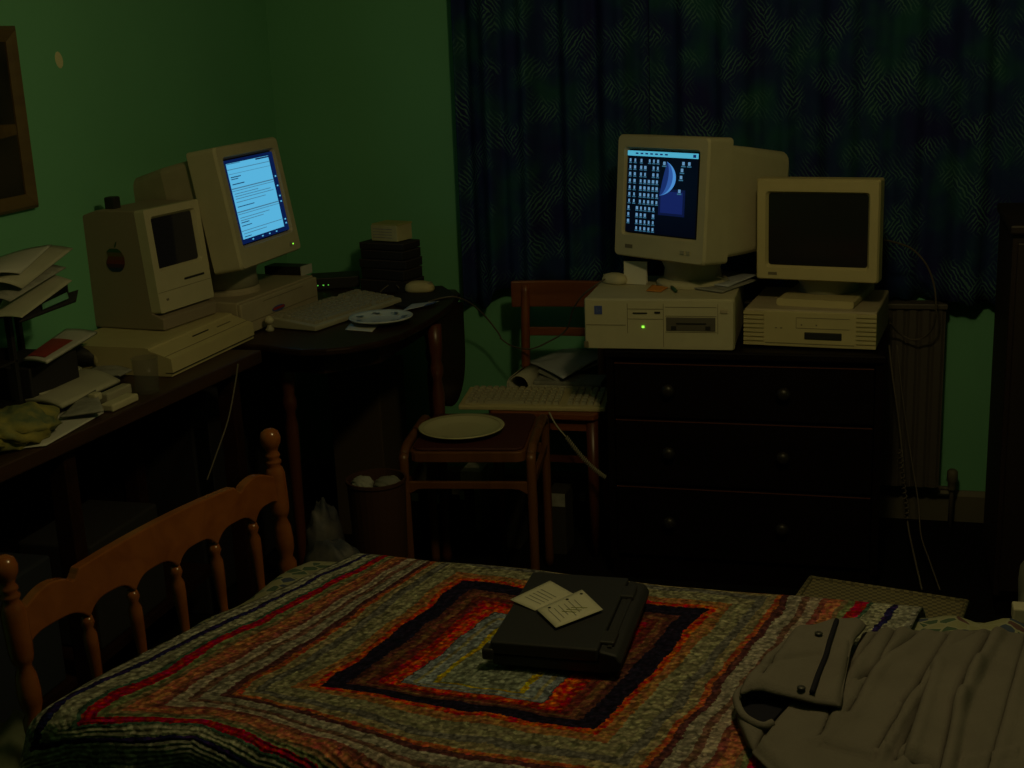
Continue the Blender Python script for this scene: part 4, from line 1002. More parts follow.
# two little pale packets and a stub
def packet(label, px0, py0, px1, py1, z, wd, h, m_, name='packet'):
    a, b = Zp(px0, py0, z), Zp(px1, py1, z); bm = BM(); a.z = b.z = z+h/2; bar_mesh(bm, a, b, wd, h); return tag(mesh_obj(name, bm, m_, bevel=.004, segs=3), label, 'packet')
packet('cream rounded packet lying nearest the glass tumbler', 107, 412, 133, 400, dz, .034, .017, BEIGE)
packet('grey packet behind the cream rounded packet', 104, 404, 128, 393, dz+.0, .026, .024, GREYB)
packet('small square cream stub left of the two packets', 92, 402, 99, 399, dz+.018, .022, .018, BEIGE)
packet('thin black strip behind the grey packet', 98, 397, 119, 387, dz+.0, .016, .030, BLACK)
# black handset with cream end
a, b = Zp(60, 374, dz), Zp(100, 372, dz)
t = thing('handset', 'rounded black handset with a cream end behind the papers', 'handset', ((a.x+b.x)/2, (a.y+b.y)/2, dz))
bm = BM(); mid_ = (a+b)/2
tube(bm, [a+Vector((0, 0, .03)), mid_+Vector((0, 0, .046)), b+Vector((0, 0, .034))], lambda s: .030-.006*abs(2*s-1), 14); mesh_obj('body', bm, BLACK, t, smooth=True)
bm = BM(); d = (b-mid_).normalized(); tube(bm, [b+Vector((0, 0, .036))-d*.004, b+Vector((0, 0, .034))+d*.012], lambda s: .028-.006*s, 16, sm=False); mesh_obj('cream_end', bm, BEIGE2, t, smooth=True)
# crumpled mottled yellow cloth
a = Zp(28, 442, dz); lump('cloth', 'crumpled mottled yellow cloth at the near left corner of the desk', 'cloth', (a.x-.03, a.y, dz), .075, .11, .07, YELLOW, 8, amp=.25)
# glass tumbler
GLS = mat('clear_glass', (.16, .15, .13), .05, .7); GLS.node_tree.nodes['Principled BSDF'].inputs['Alpha'].default_value = .22
a = Zp(146, 394, DZ)
t = thing('glass_tumbler', 'empty clear glass tumbler on the desk in front of the wide beige case', 'glass', (a.x, a.y+.01, DZ+.001))
bm = BM(); lathe(bm, [(.026, 0), (.027, .004), (.031, .085), (.0293, .085), (.0255, .010), (.001, .010)], n=32, capends=True); mesh_obj('tumbler', bm, GLS, t, world=False, smooth=True)
# cable hanging from the desk
bm = BM(); tube(bm, [Xp(238, 364, -1.565), Xp(235, 385, -1.552), Xp(228, 420, -1.55), Xp(216, 455, -1.555), Xp(207, 480, -1.565)], .0022)
tag(mesh_obj('hanging_cable', bm, CABLED, smooth=True), 'thin grey cable hanging below the front edge of the desk', 'cable')
for (y, m_, lb_, wd, z1_) in ((2.20, mat('dark_blue_box', (.018, .022, .035), .8), 'dark blue box on the shelf below the desk, nearest', .25, .50), (2.62, mat('dark_grey_box', (.022, .020, .022), .8), 'dark grey box on the shelf below the desk, farthest', .30, .46)):
    tag(mesh_obj('storage_box', box(BM(), -1.93, -1.735, y-wd/2, y+wd/2, .201, z1_), m_, bevel=.006), lb_, 'box')

# ------------------------------------------------------------------ bed
N_ = Vector((-1.327, 1.679)); F_ = Vector((-1.178, 2.348)); dv = F_-N_; LW = dv.length
hb = (N_+F_)/2; hang = math.atan2(dv.y, dv.x)
bed = thing('bed', 'orange pine single bed with turned posts and a wavy spindle headboard', 'bed', (hb.x, hb.y, 0), hang)
lean = Matrix.Translation((0, 0, .5)) @ Matrix.Rotation(-R(2.2), 4, 'X') @ Matrix.Translation((0, 0, -.5))
lean = Matrix.Translation((0, 0, .5)) @ Matrix.Rotation(-R(1.4), 4, 'Y') @ Matrix.Translation((0, 0, -.5)) @ lean
PZ = .797
pp = [(.018, 0), (.019, .03), (.020, .44), (.014, .465), (.019, .485), (.019, .505), (.013, .517), (.0185, .535), (.0195, .557), (.0175, .585), (.012, .603), (.0175, .612), (.0195, .622), (.0205, .640), (.0205, .700), (.017, .712), (.0125, .718), (.0165, .724), (.0165, .728), (.012, .733), (.016, .738), (.015, .742), (.0115, .748), (.0155, .757), (.0205, .766), (.0215, .778), (.0175, .790), (.009, .7955), (.001, .797)]
for s in (-1, 1):
    bm = BM(); lathe(bm, pp, (s*LW/2, 0, 0), 28); bm.transform(lean); mesh_obj('post', bm, PINE, bed, world=False, smooth=True)
def topz(t_):
    c_ = abs(2*t_-1)  # 0 centre .. 1 post
    base = .697
    if c_ < .60: return base+.031-.009*(c_/.6)**2
    if c_ < .68: s = (c_-.60)/.08; return base+lerp(.022, .014, s)-.012*math.sin(PI*s)
    s = (c_-.68)/.32; return base+.014+.010*math.sin(PI*min(1, s*1.25))-.014*s*s
sps = [.21, .371, .537, .698, .868]
def botz(t_):
    ed = [0]+sps+[1]
    for a, b in zip(ed[:-1], ed[1:]):
        if a <= t_ <= b:
            s = (t_-a)/(b-a); return .624+.026*max(0, 1-abs(2*s-1)**3.4)
    return .622
bm = BM(); n = 120
tp = [(-LW/2+LW*i/n, topz(i/n)) for i in range(n+1)]; bt = [(-LW/2+LW*i/n, botz(i/n)) for i in range(n+1)]
prism(bm, bt+tp[::-1], -.011, .011); bm.transform(Matrix(((1, 0, 0, 0), (0, 0, 1, 0), (0, 1, 0, 0), (0, 0, 0, 1)))); bm.transform(lean)
mesh_obj('headboard_rail', bm, PINE, bed, world=False, bevel=.004)
for s in sps:
    bm = BM(); lathe(bm, [(.008, .40), (.011, .42), (.012, .45), (.008, .468), (.0125, .478), (.008, .49), (.0105, .53), (.0125, .57), (.0125, .592), (.008, .604), (.0125, .614), (.009, .626)], (-LW/2+LW*s, 0, 0), 16); bm.transform(lean)
    mesh_obj('spindle', bm, PINE, bed, world=False, smooth=True)
mesh_obj('lower_rail', box(BM(), -LW/2, LW/2, -.012, .012, .34, .41), PINE, bed, world=False, bevel=.003)
BL_ = Vector((-1.288, 1.625)); TL_ = Vector((-1.137, 2.352)); TR_ = Vector((.98, 2.225)); BR_ = Vector((.92, 1.44))
def inq(u, v): return (BL_*(1-u)+BR_*u)*(1-v)+(TL_*(1-u)+TR_*u)*v
def v3(p, z): return Vector((p.x, p.y, z))
for v in (.06, .94):
    bm = BM(); a, b = inq(-.02, v), inq(.99, v); bar_mesh(bm, v3(a, .28), v3(b, .28), .025, .12); mesh_obj('side_rail', bm, PINE, bed)
for v in (.04, .96):
    p = inq(1.0, v); bm = BM(); lathe(bm, [(.018, 0), (.02, .2), (.02, .36), (.012, .38), (.02, .40), (.012, .42)], (p.x, p.y, 0), 16); mesh_obj('foot_post', bm, PINE, bed, smooth=True)
bm = BM(); a, b = inq(1.0, .05), inq(1.0, .95); bar_mesh(bm, v3(a, .29), v3(b, .29), .02, .10); mesh_obj('foot_rail', bm, PINE, bed)
bm = BM(); ins_ = [inq(.015, .10), inq(.985, .10), inq(.985, .90), inq(.015, .90)]
prism(bm, [(p.x, p.y) for p in ins_], .30, .44); tag(mesh_obj('mattress', bm, PAPERG, bevel=.02, segs=3), 'mattress almost hidden under the patterned duvet', 'mattress')
from mathutils import noise
# generic draped cloth over the bed; flat coordinates beyond the edge turn downwards
def bed_sd(p):
    """signed overhang beyond the four bed edges, with the outward direction of the nearest"""
    best = (-9, Vector((0, 0)))
    for a, b in ((BL_, BR_), (BR_, TR_), (TR_, TL_), (TL_, BL_)):
        d = (b-a).normalized(); n_ = Vector((d.y, -d.x)); s = (p-a).dot(n_)
        if s > best[0]: best = (s, n_)
    return best
def drape(p, zt, rad, off=0.0, rip=.006, seed=0):
    q = Vector((p.x, p.y)); z = zt; dist = 0
    tot = Vector((0, 0)); drop = 0; mv = Vector((0, 0))
    for a, b in ((BL_, BR_), (BR_, TR_), (TR_, TL_), (TL_, BL_)):
        d = (b-a).normalized(); n_ = Vector((d.y, -d.x)); s = (q-a).dot(n_)-off
        if s > -rad:
            e_ = s+rad; L90 = rad*PI/2
            if e_ < L90: th = e_/rad; hx = rad*math.sin(th); dz_ = rad*(1-math.cos(th))
            else: hx = rad+.12*(e_-L90); dz_ = rad+(e_-L90)*.985
            mv += n_*(hx-e_); drop = max(drop, dz_) if drop == 0 else math.hypot(drop, dz_)*.9+.1*max(drop, dz_)
            if e_ > L90:
                tn = d; along = (q-a).dot(d); mv += n_*(.014*math.sin(along*26+seed)*min(1, (e_-L90)/.08))
    w_ = q+mv
    nz_ = noise.noise(Vector((q.x*3.2+seed, q.y*3.2, .3)))*rip+noise.noise(Vector((q.x*9+seed, q.y*9, 1.3)))*rip*.35
    return Vector((w_.x, w_.y, zt+nz_-drop))
# duvet
DUM = bpy.data.materials.new('leaf_diamond_duvet_print'); DUM.use_nodes = True; nt = DUM.node_tree; b = nt.nodes['Principled BSDF']; b.inputs['Roughness'].default_value = .9; b.inputs['Specular IOR Level'].default_value = .1
tc = nt.nodes.new('ShaderNodeTexCoord')
def node(t, **k):
    n = nt.nodes.new(t)
    for a, v in k.items(): setattr(n, a, v)
    return n
def L(a, b_): nt.links.new(a, b_)
mp = node('ShaderNodeMapping'); mp.inputs['Rotation'].default_value = (0, 0, .6); mp.inputs['Scale'].default_value = (1, 1.5, 1); L(tc.outputs['UV'], mp.inputs[0])
vo = node('ShaderNodeTexVoronoi'); vo.inputs['Scale'].default_value = 36; L(mp.outputs[0], vo.inputs['Vector'])
ve = node('ShaderNodeTexVoronoi'); ve.feature = 'DISTANCE_TO_EDGE'; ve.inputs['Scale'].default_value = 36; L(mp.outputs[0], ve.inputs['Vector'])
sp = node('ShaderNodeSeparateColor'); L(vo.outputs['Color'], sp.inputs[0])
rp = node('ShaderNodeValToRGB'); rp.color_ramp.interpolation = 'CONSTANT'; els = rp.color_ramp.elements
els[0].position = 0; els[0].color = (.20, .20, .12, 1); els[1].position = .34; els[1].color = (.055, .085, .06, 1)
for pos, c_ in ((.56, (.045, .06, .10, 1)), (.74, (.17, .16, .11, 1)), (.84, (.09, .05, .05, 1)), (.92, (.14, .16, .11, 1))): e_ = els.new(pos); e_.color = c_
L(sp.outputs[0], rp.inputs[0])
re_ = node('ShaderNodeMath', operation='LESS_THAN'); re_.inputs[1].default_value = .07; L(ve.outputs['Distance'], re_.inputs[0])
mc = node('ShaderNodeMix'); mc.data_type = 'RGBA'; L(re_.outputs[0], mc.inputs[0]); L(rp.outputs[0], mc.inputs[6]); mc.inputs[7].default_value = (.22, .22, .15, 1); L(mc.outputs[2], b.inputs['Base Color'])
def flatgrid(x0, x1, y0, y1, nx, ny, f, uvf=None): 
    g = [[Vector((lerp(x0, x1, i/nx), lerp(y0, y1, j/ny), 0)) for i in range(nx+1)] for j in range(ny+1)]
    return grid_bm(g, f, uvf)
def du_f(u, v, p):
    q = (BL_*(1-u)+BR_*u)*(1-v)+(TL_*(1-u)+TR_*u)*v
    o = drape(q, .533, .035, -.008, .010, 3)
    # a rumple beyond the blanket, at the right
    k = math.exp(-((q.x-.20)/.09)**2-((q.y-2.22)/.05)**2); o.z += .022*k*(1+.5*math.sin(q.x*60))
    if u < .04: o.z += .008*math.sin(q.y*26)*(1-u/.04)
    return o
bm = flatgrid(-.03, 1.0, -.10, 1.10, 150, 70, lambda u, v, p: du_f(p.x, p.y, p), lambda u, v, p: (p.x*2.1, p.y*.75))
tag(mesh_obj('duvet', bm, DUM, smooth=True, solid=-.012), 'leaf-patterned duvet showing around the edges of the crocheted blanket', 'duvet')

# crocheted blanket
BC = Vector((-.569, 1.979)); BU = Vector((.218, -.021)); BV = Vector((.049, .214))
det = BU.x*BV.y-BU.y*BV.x
def toUV(q): d = q-BC; return ((d.x*BV.y-d.y*BV.x)/det, (BU.x*d.y-BU.y*d.x)/det)
def fromUV(u, v): return BC+BU*u+BV*v
BK = bpy.data.materials.new('striped_crochet_wool'); BK.use_nodes = True; nt = BK.node_tree; b = nt.nodes['Principled BSDF']; b.inputs['Roughness'].default_value = .95; b.inputs['Specular IOR Level'].default_value = .08
uv = node('ShaderNodeUVMap'); uv.uv_map = 'UVMap'
nw = node('ShaderNodeTexNoise'); nw.inputs['Scale'].default_value = 2.2; nw.inputs['Detail'].default_value = 3; L(uv.outputs[0], nw.inputs['Vector'])
wsub = node('ShaderNodeVectorMath', operation='SUBTRACT'); L(nw.outputs['Color'], wsub.inputs[0]); wsub.inputs[1].default_value = (.5, .5, .5)
wsc = node('ShaderNodeVectorMath', operation='SCALE'); L(wsub.outputs[0], wsc.inputs[0]); wsc.inputs['Scale'].default_value = .16
wad = node('ShaderNodeVectorMath', operation='ADD'); L(uv.outputs[0], wad.inputs[0]); L(wsc.outputs[0], wad.inputs[1])
sx_ = node('ShaderNodeSeparateXYZ'); L(wad.outputs[0], sx_.inputs[0])
def mth(op, a, b_=None, c_=None):
    n = node('ShaderNodeMath', operation=op)
    for k, q in enumerate((a, b_, c_)):
        if q is None: continue
        if isinstance(q, (int, float)): n.inputs[k].default_value = q
        else: L(q, n.inputs[k])
    return n.outputs[0]
au = mth('ABSOLUTE', sx_.outputs[0]); vv = sx_.outputs[1]; av = mth('ABSOLUTE', vv)
isn = mth('LESS_THAN', vv, 0)
dvv = mth('SUBTRACT', av, 1)
inside = mth('MULTIPLY', mth('MINIMUM', dvv, 0), 2.4); kk_ = mth('ADD', 1.0, mth('MULTIPLY', .4, mth('MAXIMUM', 0, mth('SUBTRACT', 1.5, mth('ABSOLUTE', mth('ADD', sx_.outputs[0], 1.5)))))); outside = mth('MULTIPLY', mth('MAXIMUM', dvv, 0), kk_)
rn = mth('ADD', mth('ADD', inside, outside), 1)
rv = mth('ADD', mth('MULTIPLY', isn, rn), mth('MULTIPLY', mth('SUBTRACT', 1, isn), av))
rr = mth('MAXIMUM', au, rv)
# ragged stitches at the colour changes
nj = node('ShaderNodeTexNoise'); nj.inputs['Scale'].default_value = 28; L(uv.outputs[0], nj.inputs['Vector'])
rj = mth('ADD', rr, mth('MULTIPLY', mth('SUBTRACT', nj.outputs['Fac'], .5), .05))
ST_ = [(0, (.17, .19, .16)), (.30, (.34, .27, .05)), (.345, (.17, .19, .165)), (.44, (.21, .19, .09)), (.47, (.14, .155, .14)), (.535, (.04, .04, .04)), (.555, (.40, .075, .03)), (.66, (.22, .035, .022)),
 (.72, (.10, .03, .02)), (.80, (.12, .06, .03)), (.86, (.07, .03, .02)), (.91, (.010, .008, .014)), (1.07, (.36, .085, .035)), (1.13, (.23, .12, .05)), (1.22, (.17, .16, .085)), (1.38, (.10, .095, .07)), (1.46, (.19, .16, .08)), (1.53, (.28, .10, .045)),
 (1.58, (.07, .03, .025)), (1.64, (.20, .18, .12)), (1.74, (.12, .07, .045)), (1.79, (.24, .20, .13)), (1.88, (.17, .07, .045)), (1.93, (.30, .13, .065)), (2.04, (.17, .12, .06)), (2.09, (.13, .14, .06)), (2.15, (.30, .022, .025)), (2.235, (.045, .075, .045)), (2.27, (.22, .215, .13)), (2.40, (.022, .018, .05)), (2.455, (.20, .195, .13)), (2.60, (.17, .165, .12))]
cr = node('ShaderNodeValToRGB'); cr.color_ramp.interpolation = 'CONSTANT'; els = cr.color_ramp.elements; SC_ = 2.9
els[0].position = 0; els[0].color = (*ST_[0][1], 1); els[1].position = ST_[1][0]/SC_; els[1].color = (*ST_[1][1], 1)
ST_ = [(p_, (c_[0]*1.1, c_[1]*1.12, c_[2]*1.5)) for p_, c_ in ST_]
for p_, c_ in ST_[2:]: e_ = els.new(p_/SC_); e_.color = (*c_, 1)
L(mth('DIVIDE', rj, SC_), cr.inputs[0])
ns = node('ShaderNodeTexNoise'); ns.inputs['Scale'].default_value = 16; ns.inputs['Detail'].default_value = 2; L(uv.outputs[0], ns.inputs['Vector'])
hs_ = node('ShaderNodeHueSaturation'); L(cr.outputs[0], hs_.inputs['Color'])
cellr = node('ShaderNodeSeparateColor'); vcell = node('ShaderNodeTexVoronoi'); vcell.inputs['Scale'].default_value = 30; L(uv.outputs[0], vcell.inputs['Vector']); L(vcell.outputs['Color'], cellr.inputs[0])
L(mth('MULTIPLY', mth('ADD', mth('MULTIPLY', ns.outputs['Fac'], 1.5), .50), mth('ADD', .62, mth('MULTIPLY', cellr.outputs[0], .95))), hs_.inputs['Value']); hs_.inputs['Saturation'].default_value = 1.18
nh = node('ShaderNodeTexNoise'); nh.inputs['Scale'].default_value = 21; L(wad.outputs[0], nh.inputs['Vector']); L(mth('ADD', .5, mth('MULTIPLY', mth('SUBTRACT', nh.outputs['Fac'], .5), .16)), hs_.inputs['Hue'])
vs_ = node('ShaderNodeTexVoronoi'); vs_.inputs['Scale'].default_value = 26; L(uv.outputs[0], vs_.inputs['Vector'])
mcx = node('ShaderNodeMix'); mcx.data_type = 'RGBA'; mcx.blend_type = 'MULTIPLY'; mcx.inputs[0].default_value = .75
vr = node('ShaderNodeValToRGB'); vr.color_ramp.elements[0].position = .15; vr.color_ramp.elements[0].color = (1.0, 1, 1, 1); vr.color_ramp.elements[1].position = .75; vr.color_ramp.elements[1].color = (.25, .25, .25, 1)
L(vs_.outputs['Distance'], vr.inputs[0]); L(hs_.outputs[0], mcx.inputs[6]); L(vr.outputs[0], mcx.inputs[7]); L(mcx.outputs[2], b.inputs['Base Color'])
rows_ = mth('SINE', mth('MULTIPLY', rr, 2*PI/.055))
bp = node('ShaderNodeBump'); bp.inputs['Strength'].default_value = .55; bp.inputs['Distance'].default_value = .006
L(mth('SUBTRACT', mth('MULTIPLY', rows_, .35), vs_.outputs['Distance']), bp.inputs['Height']); L(bp.outputs[0], b.inputs['Normal'])
def bl_f(u, v, p):
    q = fromUV(p.x+max(0, -p.x-1.5)*.17*p.y, p.y)
    return drape(q, .5515, .045, .010, .009, 3)
bm = flatgrid(-2.56, 2.66, -2.55, 2.15, 190, 170, bl_f, lambda u, v, p: (p.x, p.y))
tag(mesh_obj('crochet_blanket', bm, BK, smooth=True, solid=-.005), 'crocheted blanket of concentric coloured stripes spread over the bed', 'blanket')

# ------------------------------------------------------------------ laptop and letters on the bed
lz0, lz1 = .557, .604
q = [Zp(490, 640, lz1), Zp(597, 651, lz1), Zp(628, 579, lz1), Zp(534, 570, lz1)]
q = [Vector((p.x, p.y)) for p in q]
ex = (q[1]-q[0]+q[2]-q[3])/2; ey = (q[3]-q[0]+q[2]-q[1])/2; print('laptop', ex, ey, ex.length, ey.length, math.degrees(math.atan2(ey.y, ey.x)), math.degrees(math.atan2(ex.y, ex.x)))
ay = math.atan2(ey.y, ey.x)-PI/2; ctr = sum(q, Vector((0, 0)))/4
lw, ll = ex.length, ey.length; 
t = thing('laptop', 'closed dark grey laptop computer lying in the middle of the blanket', 'laptop', (ctr.x, ctr.y, lz0), ay)
HT = lz1-lz0
mesh_obj('lid', box(BM(), -lw/2, lw/2, -ll/2, ll/2, HT*.52, HT), LAPM, t, world=False, bevel=.004, segs=3)
mesh_obj('base', box(BM(), -lw/2+.002, lw/2+.01, -ll/2+.004, ll/2-.004, .003, HT*.47), LAPM, t, world=False, bevel=.004, segs=3)
bm = BM(); prism(bm, [(lw/2+.001, .004), (lw/2+.034, .008), (lw/2+.038, HT*.55), (lw/2+.030, HT*.80), (lw/2+.001, HT*.93)], -ll/2+.002, ll/2-.002)
bm.transform(Matrix(((1, 0, 0, 0), (0, 0, 1, 0), (0, 1, 0, 0), (0, 0, 0, 1)))); mesh_obj('hinge_spine', bm, LAPM, t, world=False, bevel=.004, segs=3)
for y in (-ll/2+.05, ll/2-.06):
    bm = BM(); box(bm, lw/2-.004, lw/2+.022, y-.022, y+.022, HT*.80, HT*1.02); mesh_obj('hinge', bm, BLACK, t, world=False, bevel=.003)
bm = BM(); box(bm, lw/2+.012, lw/2+.019, -ll/2+.02, ll/2-.02, HT*.9, HT*.925); mesh_obj('groove', bm, BLACK, t, world=False)
bm = BM(); box(bm, -lw/2-.014, -lw/2+.006, -ll/2-.004, -ll/2+.022, .014, .034); mesh_obj('latch', bm, BLACK, t, world=False, bevel=.004)
for y in (-.06, .05):
    bm = BM(); box(bm, -lw/2-.002, -lw/2+.002, y, y+.02, .006, .02); mesh_obj('port_cover', bm, BLACK, t, world=False)
zt_ = lz1+.0012
o1 = sheet('letter', PAPER2, [(510, 600), (535, 611), (573, 594), (550, 581)], zt_, 'cream letter half under the other, on the left of the laptop lid', 'letter', thick=.001, dz=(.003, 0, 0, .002), lines=[(.2, .85, .25+.1*k, .012) for k in range(5)])
o2 = sheet('letter', PAPER2, [(537, 610), (556, 628), (603, 610), (582, 590)], zt_+.004, 'cream letter with scribbles and punched holes on the laptop lid', 'letter', thick=.001, lines=[(.2+.05*(k % 2), .85-.07*(k % 3), .16+.11*k, .010) for k in range(6)])
W_ = [Zp(537, 610, zt_+.0056), Zp(556, 628, zt_+.0056), Zp(603, 610, zt_+.0056), Zp(582, 590, zt_+.0056)]
bm = BM()
for (u, v) in ((.12, .22), (.10, .62), (.12, .93)):
    p = sub(W_, u, v); lathe(bm, [(.0028, 0), (.0026, .0004)], (p.x, p.y, p.z), 10)
mesh_obj('punched_hole', bm, SLOT, o2)
bm = BM(); 
for k in range(3):
    a = sub(W_, .45, .35+.1*k); b_ = sub(W_, .7, .55+.12*k); tube(bm, [a, a.lerp(b_, .4)+Vector((.003, 0, 0)), b_], .0006, 5)
mesh_obj('scribble', bm, mat('yellow_green_ink', (.20, .22, .04), .7), o2)

# ------------------------------------------------------------------ jacket
jk = thing('jacket', 'stone coloured cotton jacket with a dark zip thrown over the foot of the bed', 'jacket', (.0, 1.9, .57))
def J(x, y): return (700+x/3.16, 560+y/3.16)
def project(p):
    d = Vector(p)-CAM; w_ = d.dot(_fw); return (512+F*d.dot(_rt)/w_, 384-F*d.dot(_up)/w_)
def segd(px, py, a, b):
    ax, ay_ = a; bx, by = b; dx, dy = bx-ax, by-ay_; L2 = dx*dx+dy*dy; t_ = ((px-ax)*dx+(py-ay_)*dy)/L2; tc_ = max(0, min(1, t_))
    qx, qy = ax+dx*tc_, ay_+dy*tc_; d = math.hypot(px-qx, py-qy); side_ = (px-ax)*dy-(py-ay_)*dx
    return d, (1 if side_ > 0 else -1)
def cloth_patch(name, c0, c1, d0, d1, base, folds, nu=60, nv=60, mt=JACKET, solid=.004, lift=None, seed=0, edge_down=.018):
    f = lambda L_: [tuple(Zp(*J(*p), base).xy) for p in L_]
    g = coons(f(c0), f(c1), f(d0), f(d1), nu, nv)
    def hf(u, v, p):
        px, py = project((p.x, p.y, base)); z = base
        for (x0, y0, x1, y1, A, sg, kind) in folds:
            d, sd_ = segd(px, py, J(x0, y0), J(x1, y1))
            if kind == 'r': z += -1.1*A*math.exp(-(d/2.3)**2)+.45*A*math.exp(-((sd_*d-7)/6)**2)
            else:
                s = sd_*d; z += A*math.exp(-(max(0, s)/sg)) if s > 0 else -A*.3*math.exp(-(d/(sg*.4)))
        z += .004*noise.noise(Vector((p.x*14, p.y*14, seed)))+.0015*noise.noise(Vector((p.x*40, p.y*40, seed)))
        e_ = min(u, 1-u, v, 1-v); z -= edge_down*max(0, 1-e_/.05); z = max(z, .566)
        if lift: z += lift(u, v)
        return Vector((p.x, p.y, z))
    bm = grid_bm(g, hf)
    return mesh_obj(name, bm, mt, jk, smooth=True, solid=solid)
BF = [(905, 205, 640, 450, .014, 4, 'r'), (800, 210, 560, 600, .010, 5, 'r'), (700, 220, 500, 380, .010, 4, 'r'), (620, 220, 470, 480, .009, 5, 'r'),
      (860, 260, 700, 470, .012, 3.5, 'r'), (700, 470, 620, 640, .016, 3.5, 'r'), (480, 330, 380, 560, .008, 5, 'r'), (380, 590, 560, 640, .008, 4, 'r'), (560, 230, 400, 420, .008, 4, 'r'), (760, 330, 560, 640, .012, 3, 's')]
cloth_patch('body', [(165, 590), (235, 660), (330, 740), (480, 790), (640, 820), (760, 830)], [(515, 215), (640, 206), (760, 212), (880, 207), (935, 213)],
            [(165, 590), (235, 490), (300, 430), (400, 400), (465, 320), (515, 215)], [(760, 830), (760, 660), (785, 540), (805, 440), (855, 340), (935, 213)], .578, BF, 80, 70, seed=1)
cloth_patch('body_panel', [(745, 830), (900, 850), (1150, 860)], [(925, 213), (1024, 212), (1150, 222)],
            [(745, 830), (752, 650), (782, 540), (802, 440), (850, 340), (925, 213)], [(1150, 860), (1150, 500), (1150, 222)], .590,
            [(930, 213, 852, 350, .020, 3, 'r'), (852, 350, 803, 450, .022, 3, 'r'), (803, 450, 760, 660, .022, 3, 'r'), (1024, 260, 900, 700, .006, 8, 'r'), (840, 640, 1000, 610, -.008, 3, 'r')], 60, 60, seed=2)
# long overlapping fold
cloth_patch('fold', [(622, 612), (660, 622), (735, 640), (752, 655)], [(720, 340), (790, 262), (880, 215), (925, 213)], [(622, 612), (668, 540), (690, 470), (722, 380), (720, 340)], [(752, 655), (782, 540), (802, 440), (850, 340), (925, 213)],
            .592, [(730, 340, 650, 600, .010, 3, 'r')], 24, 50, seed=4)
# upper front piece with the placket
cloth_patch('front_flap', [(128, 412), (160, 402), (200, 402), (260, 420), (340, 438), (440, 448)], [(300, 215), (360, 200), (430, 182), (500, 178), (522, 197)],
            [(128, 412), (150, 370), (230, 285), (300, 215)], [(440, 448), (456, 380), (472, 300), (482, 245), (522, 197)], .600,
            [(200, 330, 380, 300, .006, 5, 'r'), (300, 215, 200, 360, .006, 6, 'r'), (470, 260, 440, 440, .006, 2.5, 'r')], 50, 50, seed=3, edge_down=.008)
def jline(pts, z): return [Zp(*J(*p), z) for p in pts]
bm = BM(); tube(bm, jline([(432, 190), (412, 250), (398, 300), (376, 355), (360, 400), (354, 418)], .6065), .0042, 8, k=5); mesh_obj('zip', bm, LINING, jk, smooth=True, label='dark zip line')
for (x, y) in ((375, 232), (320, 404)):
    p = Zp(*J(x, y), .6085); bm = BM(); lathe(bm, [(.0065, 0), (.0065, .002), (.004, .0035)], (p.x, p.y, p.z-.001), 14); mesh_obj('snap', bm, SNAP, jk, smooth=True, label='dark metal snap')
# neck / cuff opening with the dark lining inside
f = lambda L_: [tuple(Zp(*J(*p), .572).xy) for p in L_]
g = coons(f([(125, 470), (150, 500), (190, 520), (225, 520)]), f([(135, 415), (180, 400), (240, 412), (300, 440)]), f([(125, 470), (128, 440), (135, 415)]), f([(225, 520), (260, 480), (300, 440)]), 20, 14)
bm = grid_bm(g, lambda u, v, p: Vector((p.x, p.y, .570+.004*u))); mesh_obj('lining', bm, LINING, jk, smooth=True, solid=.002, label='dark lining inside the opening')
bm = BM(); tube(bm, jline([(140, 404), (118, 425), (118, 455), (135, 490), (165, 512), (200, 525), (228, 515)], .580), .0062, 10); mesh_obj('opening_rim', bm, JACKET, jk, smooth=True)
cloth_patch('cuff', [(125, 500), (150, 560), (170, 600)], [(128, 470), (170, 520), (215, 525)], [(125, 500), (126, 485), (128, 470)], [(170, 600), (190, 560), (215, 525)], .572, [], 14, 10, seed=7)

# ------------------------------------------------------------------ wicker basket between bed and chest
q = [Zp(795, 600, .40), Zp(958, 622, .40), Zp(967, 601, .40), Zp(811, 577, .40)]
q = [Vector((p.x, p.y)) for p in q]; q[0] = q[3]+(q[0]-q[3]).normalized()*.20; q[1] = q[2]+(q[0]-q[3])
t = thing('wicker_basket', 'low tan wicker basket with a woven lid, between bed and dark chest', 'basket', ((q[0].x+q[2].x)/2, (q[0].y+q[2].y)/2, 0))
WK = bpy.data.materials.new('woven_tan_wicker'); WK.use_nodes = True; nt = WK.node_tree; b = nt.nodes['Principled BSDF']; b.inputs['Roughness'].default_value = .8
tc = node('ShaderNodeTexCoord'); ck = node('ShaderNodeTexChecker'); ck.inputs['Scale'].default_value = 110; ck.inputs['Color1'].default_value = (.17, .14, .07, 1); ck.inputs['Color2'].default_value = (.07, .06, .035, 1)
L(tc.outputs['Object'], ck.inputs['Vector']); L(ck.outputs['Color'], b.inputs['Base Color'])
bm = BM(); prism(bm, [(p.x, p.y) for p in [q[0]*.97+q[2]*.03, q[1]*.97+q[3]*.03, q[2]*.97+q[0]*.03, q[3]*.97+q[1]*.03]], 0, .375); mesh_obj('body', bm, WK, t, bevel=.006)
bm = BM(); prism(bm, [(p.x, p.y) for p in q], .375, .398); ld_ = mesh_obj('lid', bm, WK, t, bevel=.004)
bm = BM()
for a, c_ in zip(q, q[1:]+q[:1]): tube(bm, [v3(a, .398), v3(c_, .398)], .0055, 8, sm=False)
mesh_obj('lid_rim', bm, WK, ld_, smooth=True)

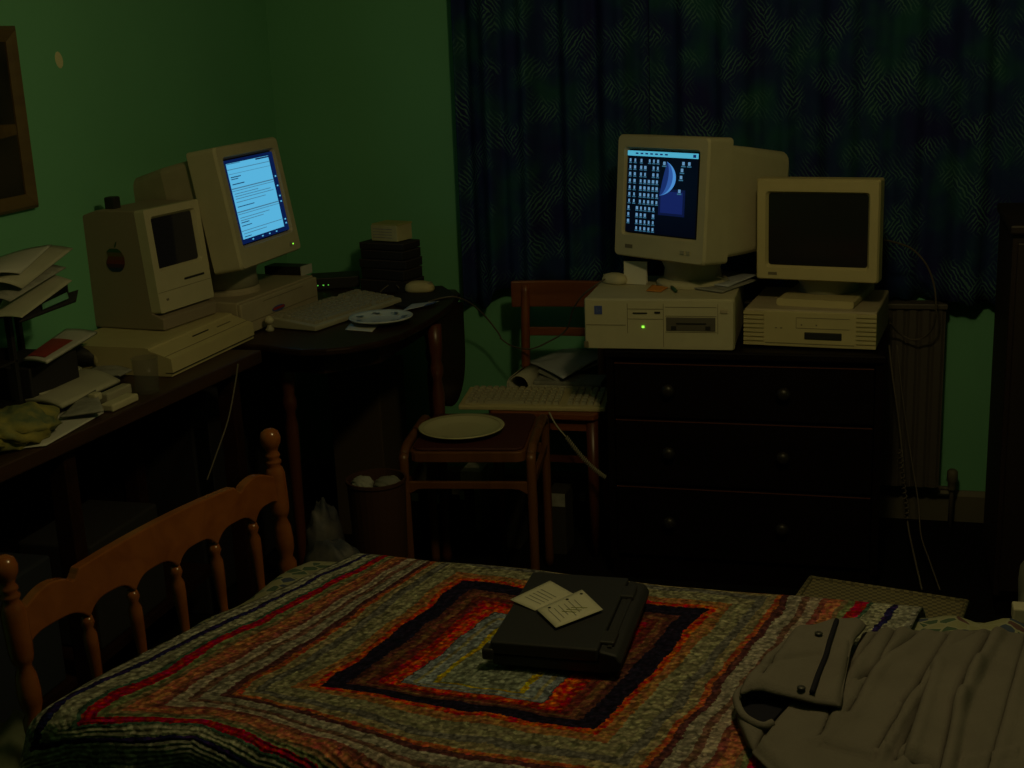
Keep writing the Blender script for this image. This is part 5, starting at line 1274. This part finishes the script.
# ------------------------------------------------------------------ right edge bits
a = Zp(1022, 614, .548); print('smallbox', a)
tag(mesh_obj('small_box', box(BM(), a.x-.018, a.x+.06, a.y-.035, a.y, .545, .572), GREYB, bevel=.003), 'small cream box at the foot of the bed by the right edge', 'box')
p = Yp(1030, 530, 3.1); lump('plastic_bag', 'pale carrier bag on the floor at the right edge beside the cabinet', 'bag', (p.x+.088, 3.12, 0), .10, .09, p.z+.03, mat('pale_bag', (.30, .29, .24), .6, bump=.3, bscale=20), 9, amp=.2)
# pale cloth heap behind the headboard
lump('cloth_heap', 'crumpled pale green cloth heap on the floor behind the headboard', 'cloth', (-1.53, 1.86, 0), .14, .18, .36, GREYCLOTH, 21, amp=.25)
lump('cushion', 'pale cushion at the lower left corner beyond the near bedpost', 'cushion', (-1.50, 1.56, 0), .09, .09, .38, GREYCLOTH, 22, amp=.12)

# ------------------------------------------------------------------ cables right of the chest
def cable(pts, r_, label, m_=CABLED, name='cable'):
    bm = BM(); tube(bm, pts, r_); return tag(mesh_obj(name, bm, m_, smooth=True), label, 'cable')
cable([Yp(884, 240, 3.86), Yp(897, 243, 3.9), Yp(912, 249, 3.93), Yp(926, 264, 3.94), Yp(934, 285, 3.95), Yp(936, 308, 3.96), Yp(934, 325, 4.0), Yp(926, 336, 4.04), Yp(914, 340, 4.06), Yp(900, 334, 4.06), Yp(889, 322, 4.0)], .0028, 'pale cable looping from the back of the dark monitor over the radiator')
cable([Yp(889, 345, 3.95), Yp(893, 380, 3.92), Yp(900, 430, 3.9), Yp(905, 490, 3.85), Yp(908, 525, 3.8), Yp(914, 555, 3.7), Yp(922, 590, 3.6)], .0030, 'left one of the two pale cables hanging down beside the chest')
cable([Yp(897, 345, 3.97), Yp(903, 400, 3.95), Yp(910, 450, 3.93), Yp(918, 500, 3.88), Yp(921, 535, 3.8), Yp(930, 562, 3.7), Yp(940, 590, 3.6)], .0022, 'right one of the two pale cables hanging down beside the chest')
A = Yp(899, 450, 3.88); B2 = Yp(908, 520, 3.80); n = 14*7; coil = []
for i in range(n+1):
    u = i/n; a = u*14*2*PI; c_ = A.lerp(B2, u); coil.append(c_+Vector((math.sin(a)*.006, .006*math.cos(a), 0)))
bm = BM(); tube(bm, coil, .002, 5, sm=False); tag(mesh_obj('coiled_cable', bm, CABLED, smooth=True), 'coiled cable wound around the cables beside the chest', 'cable')
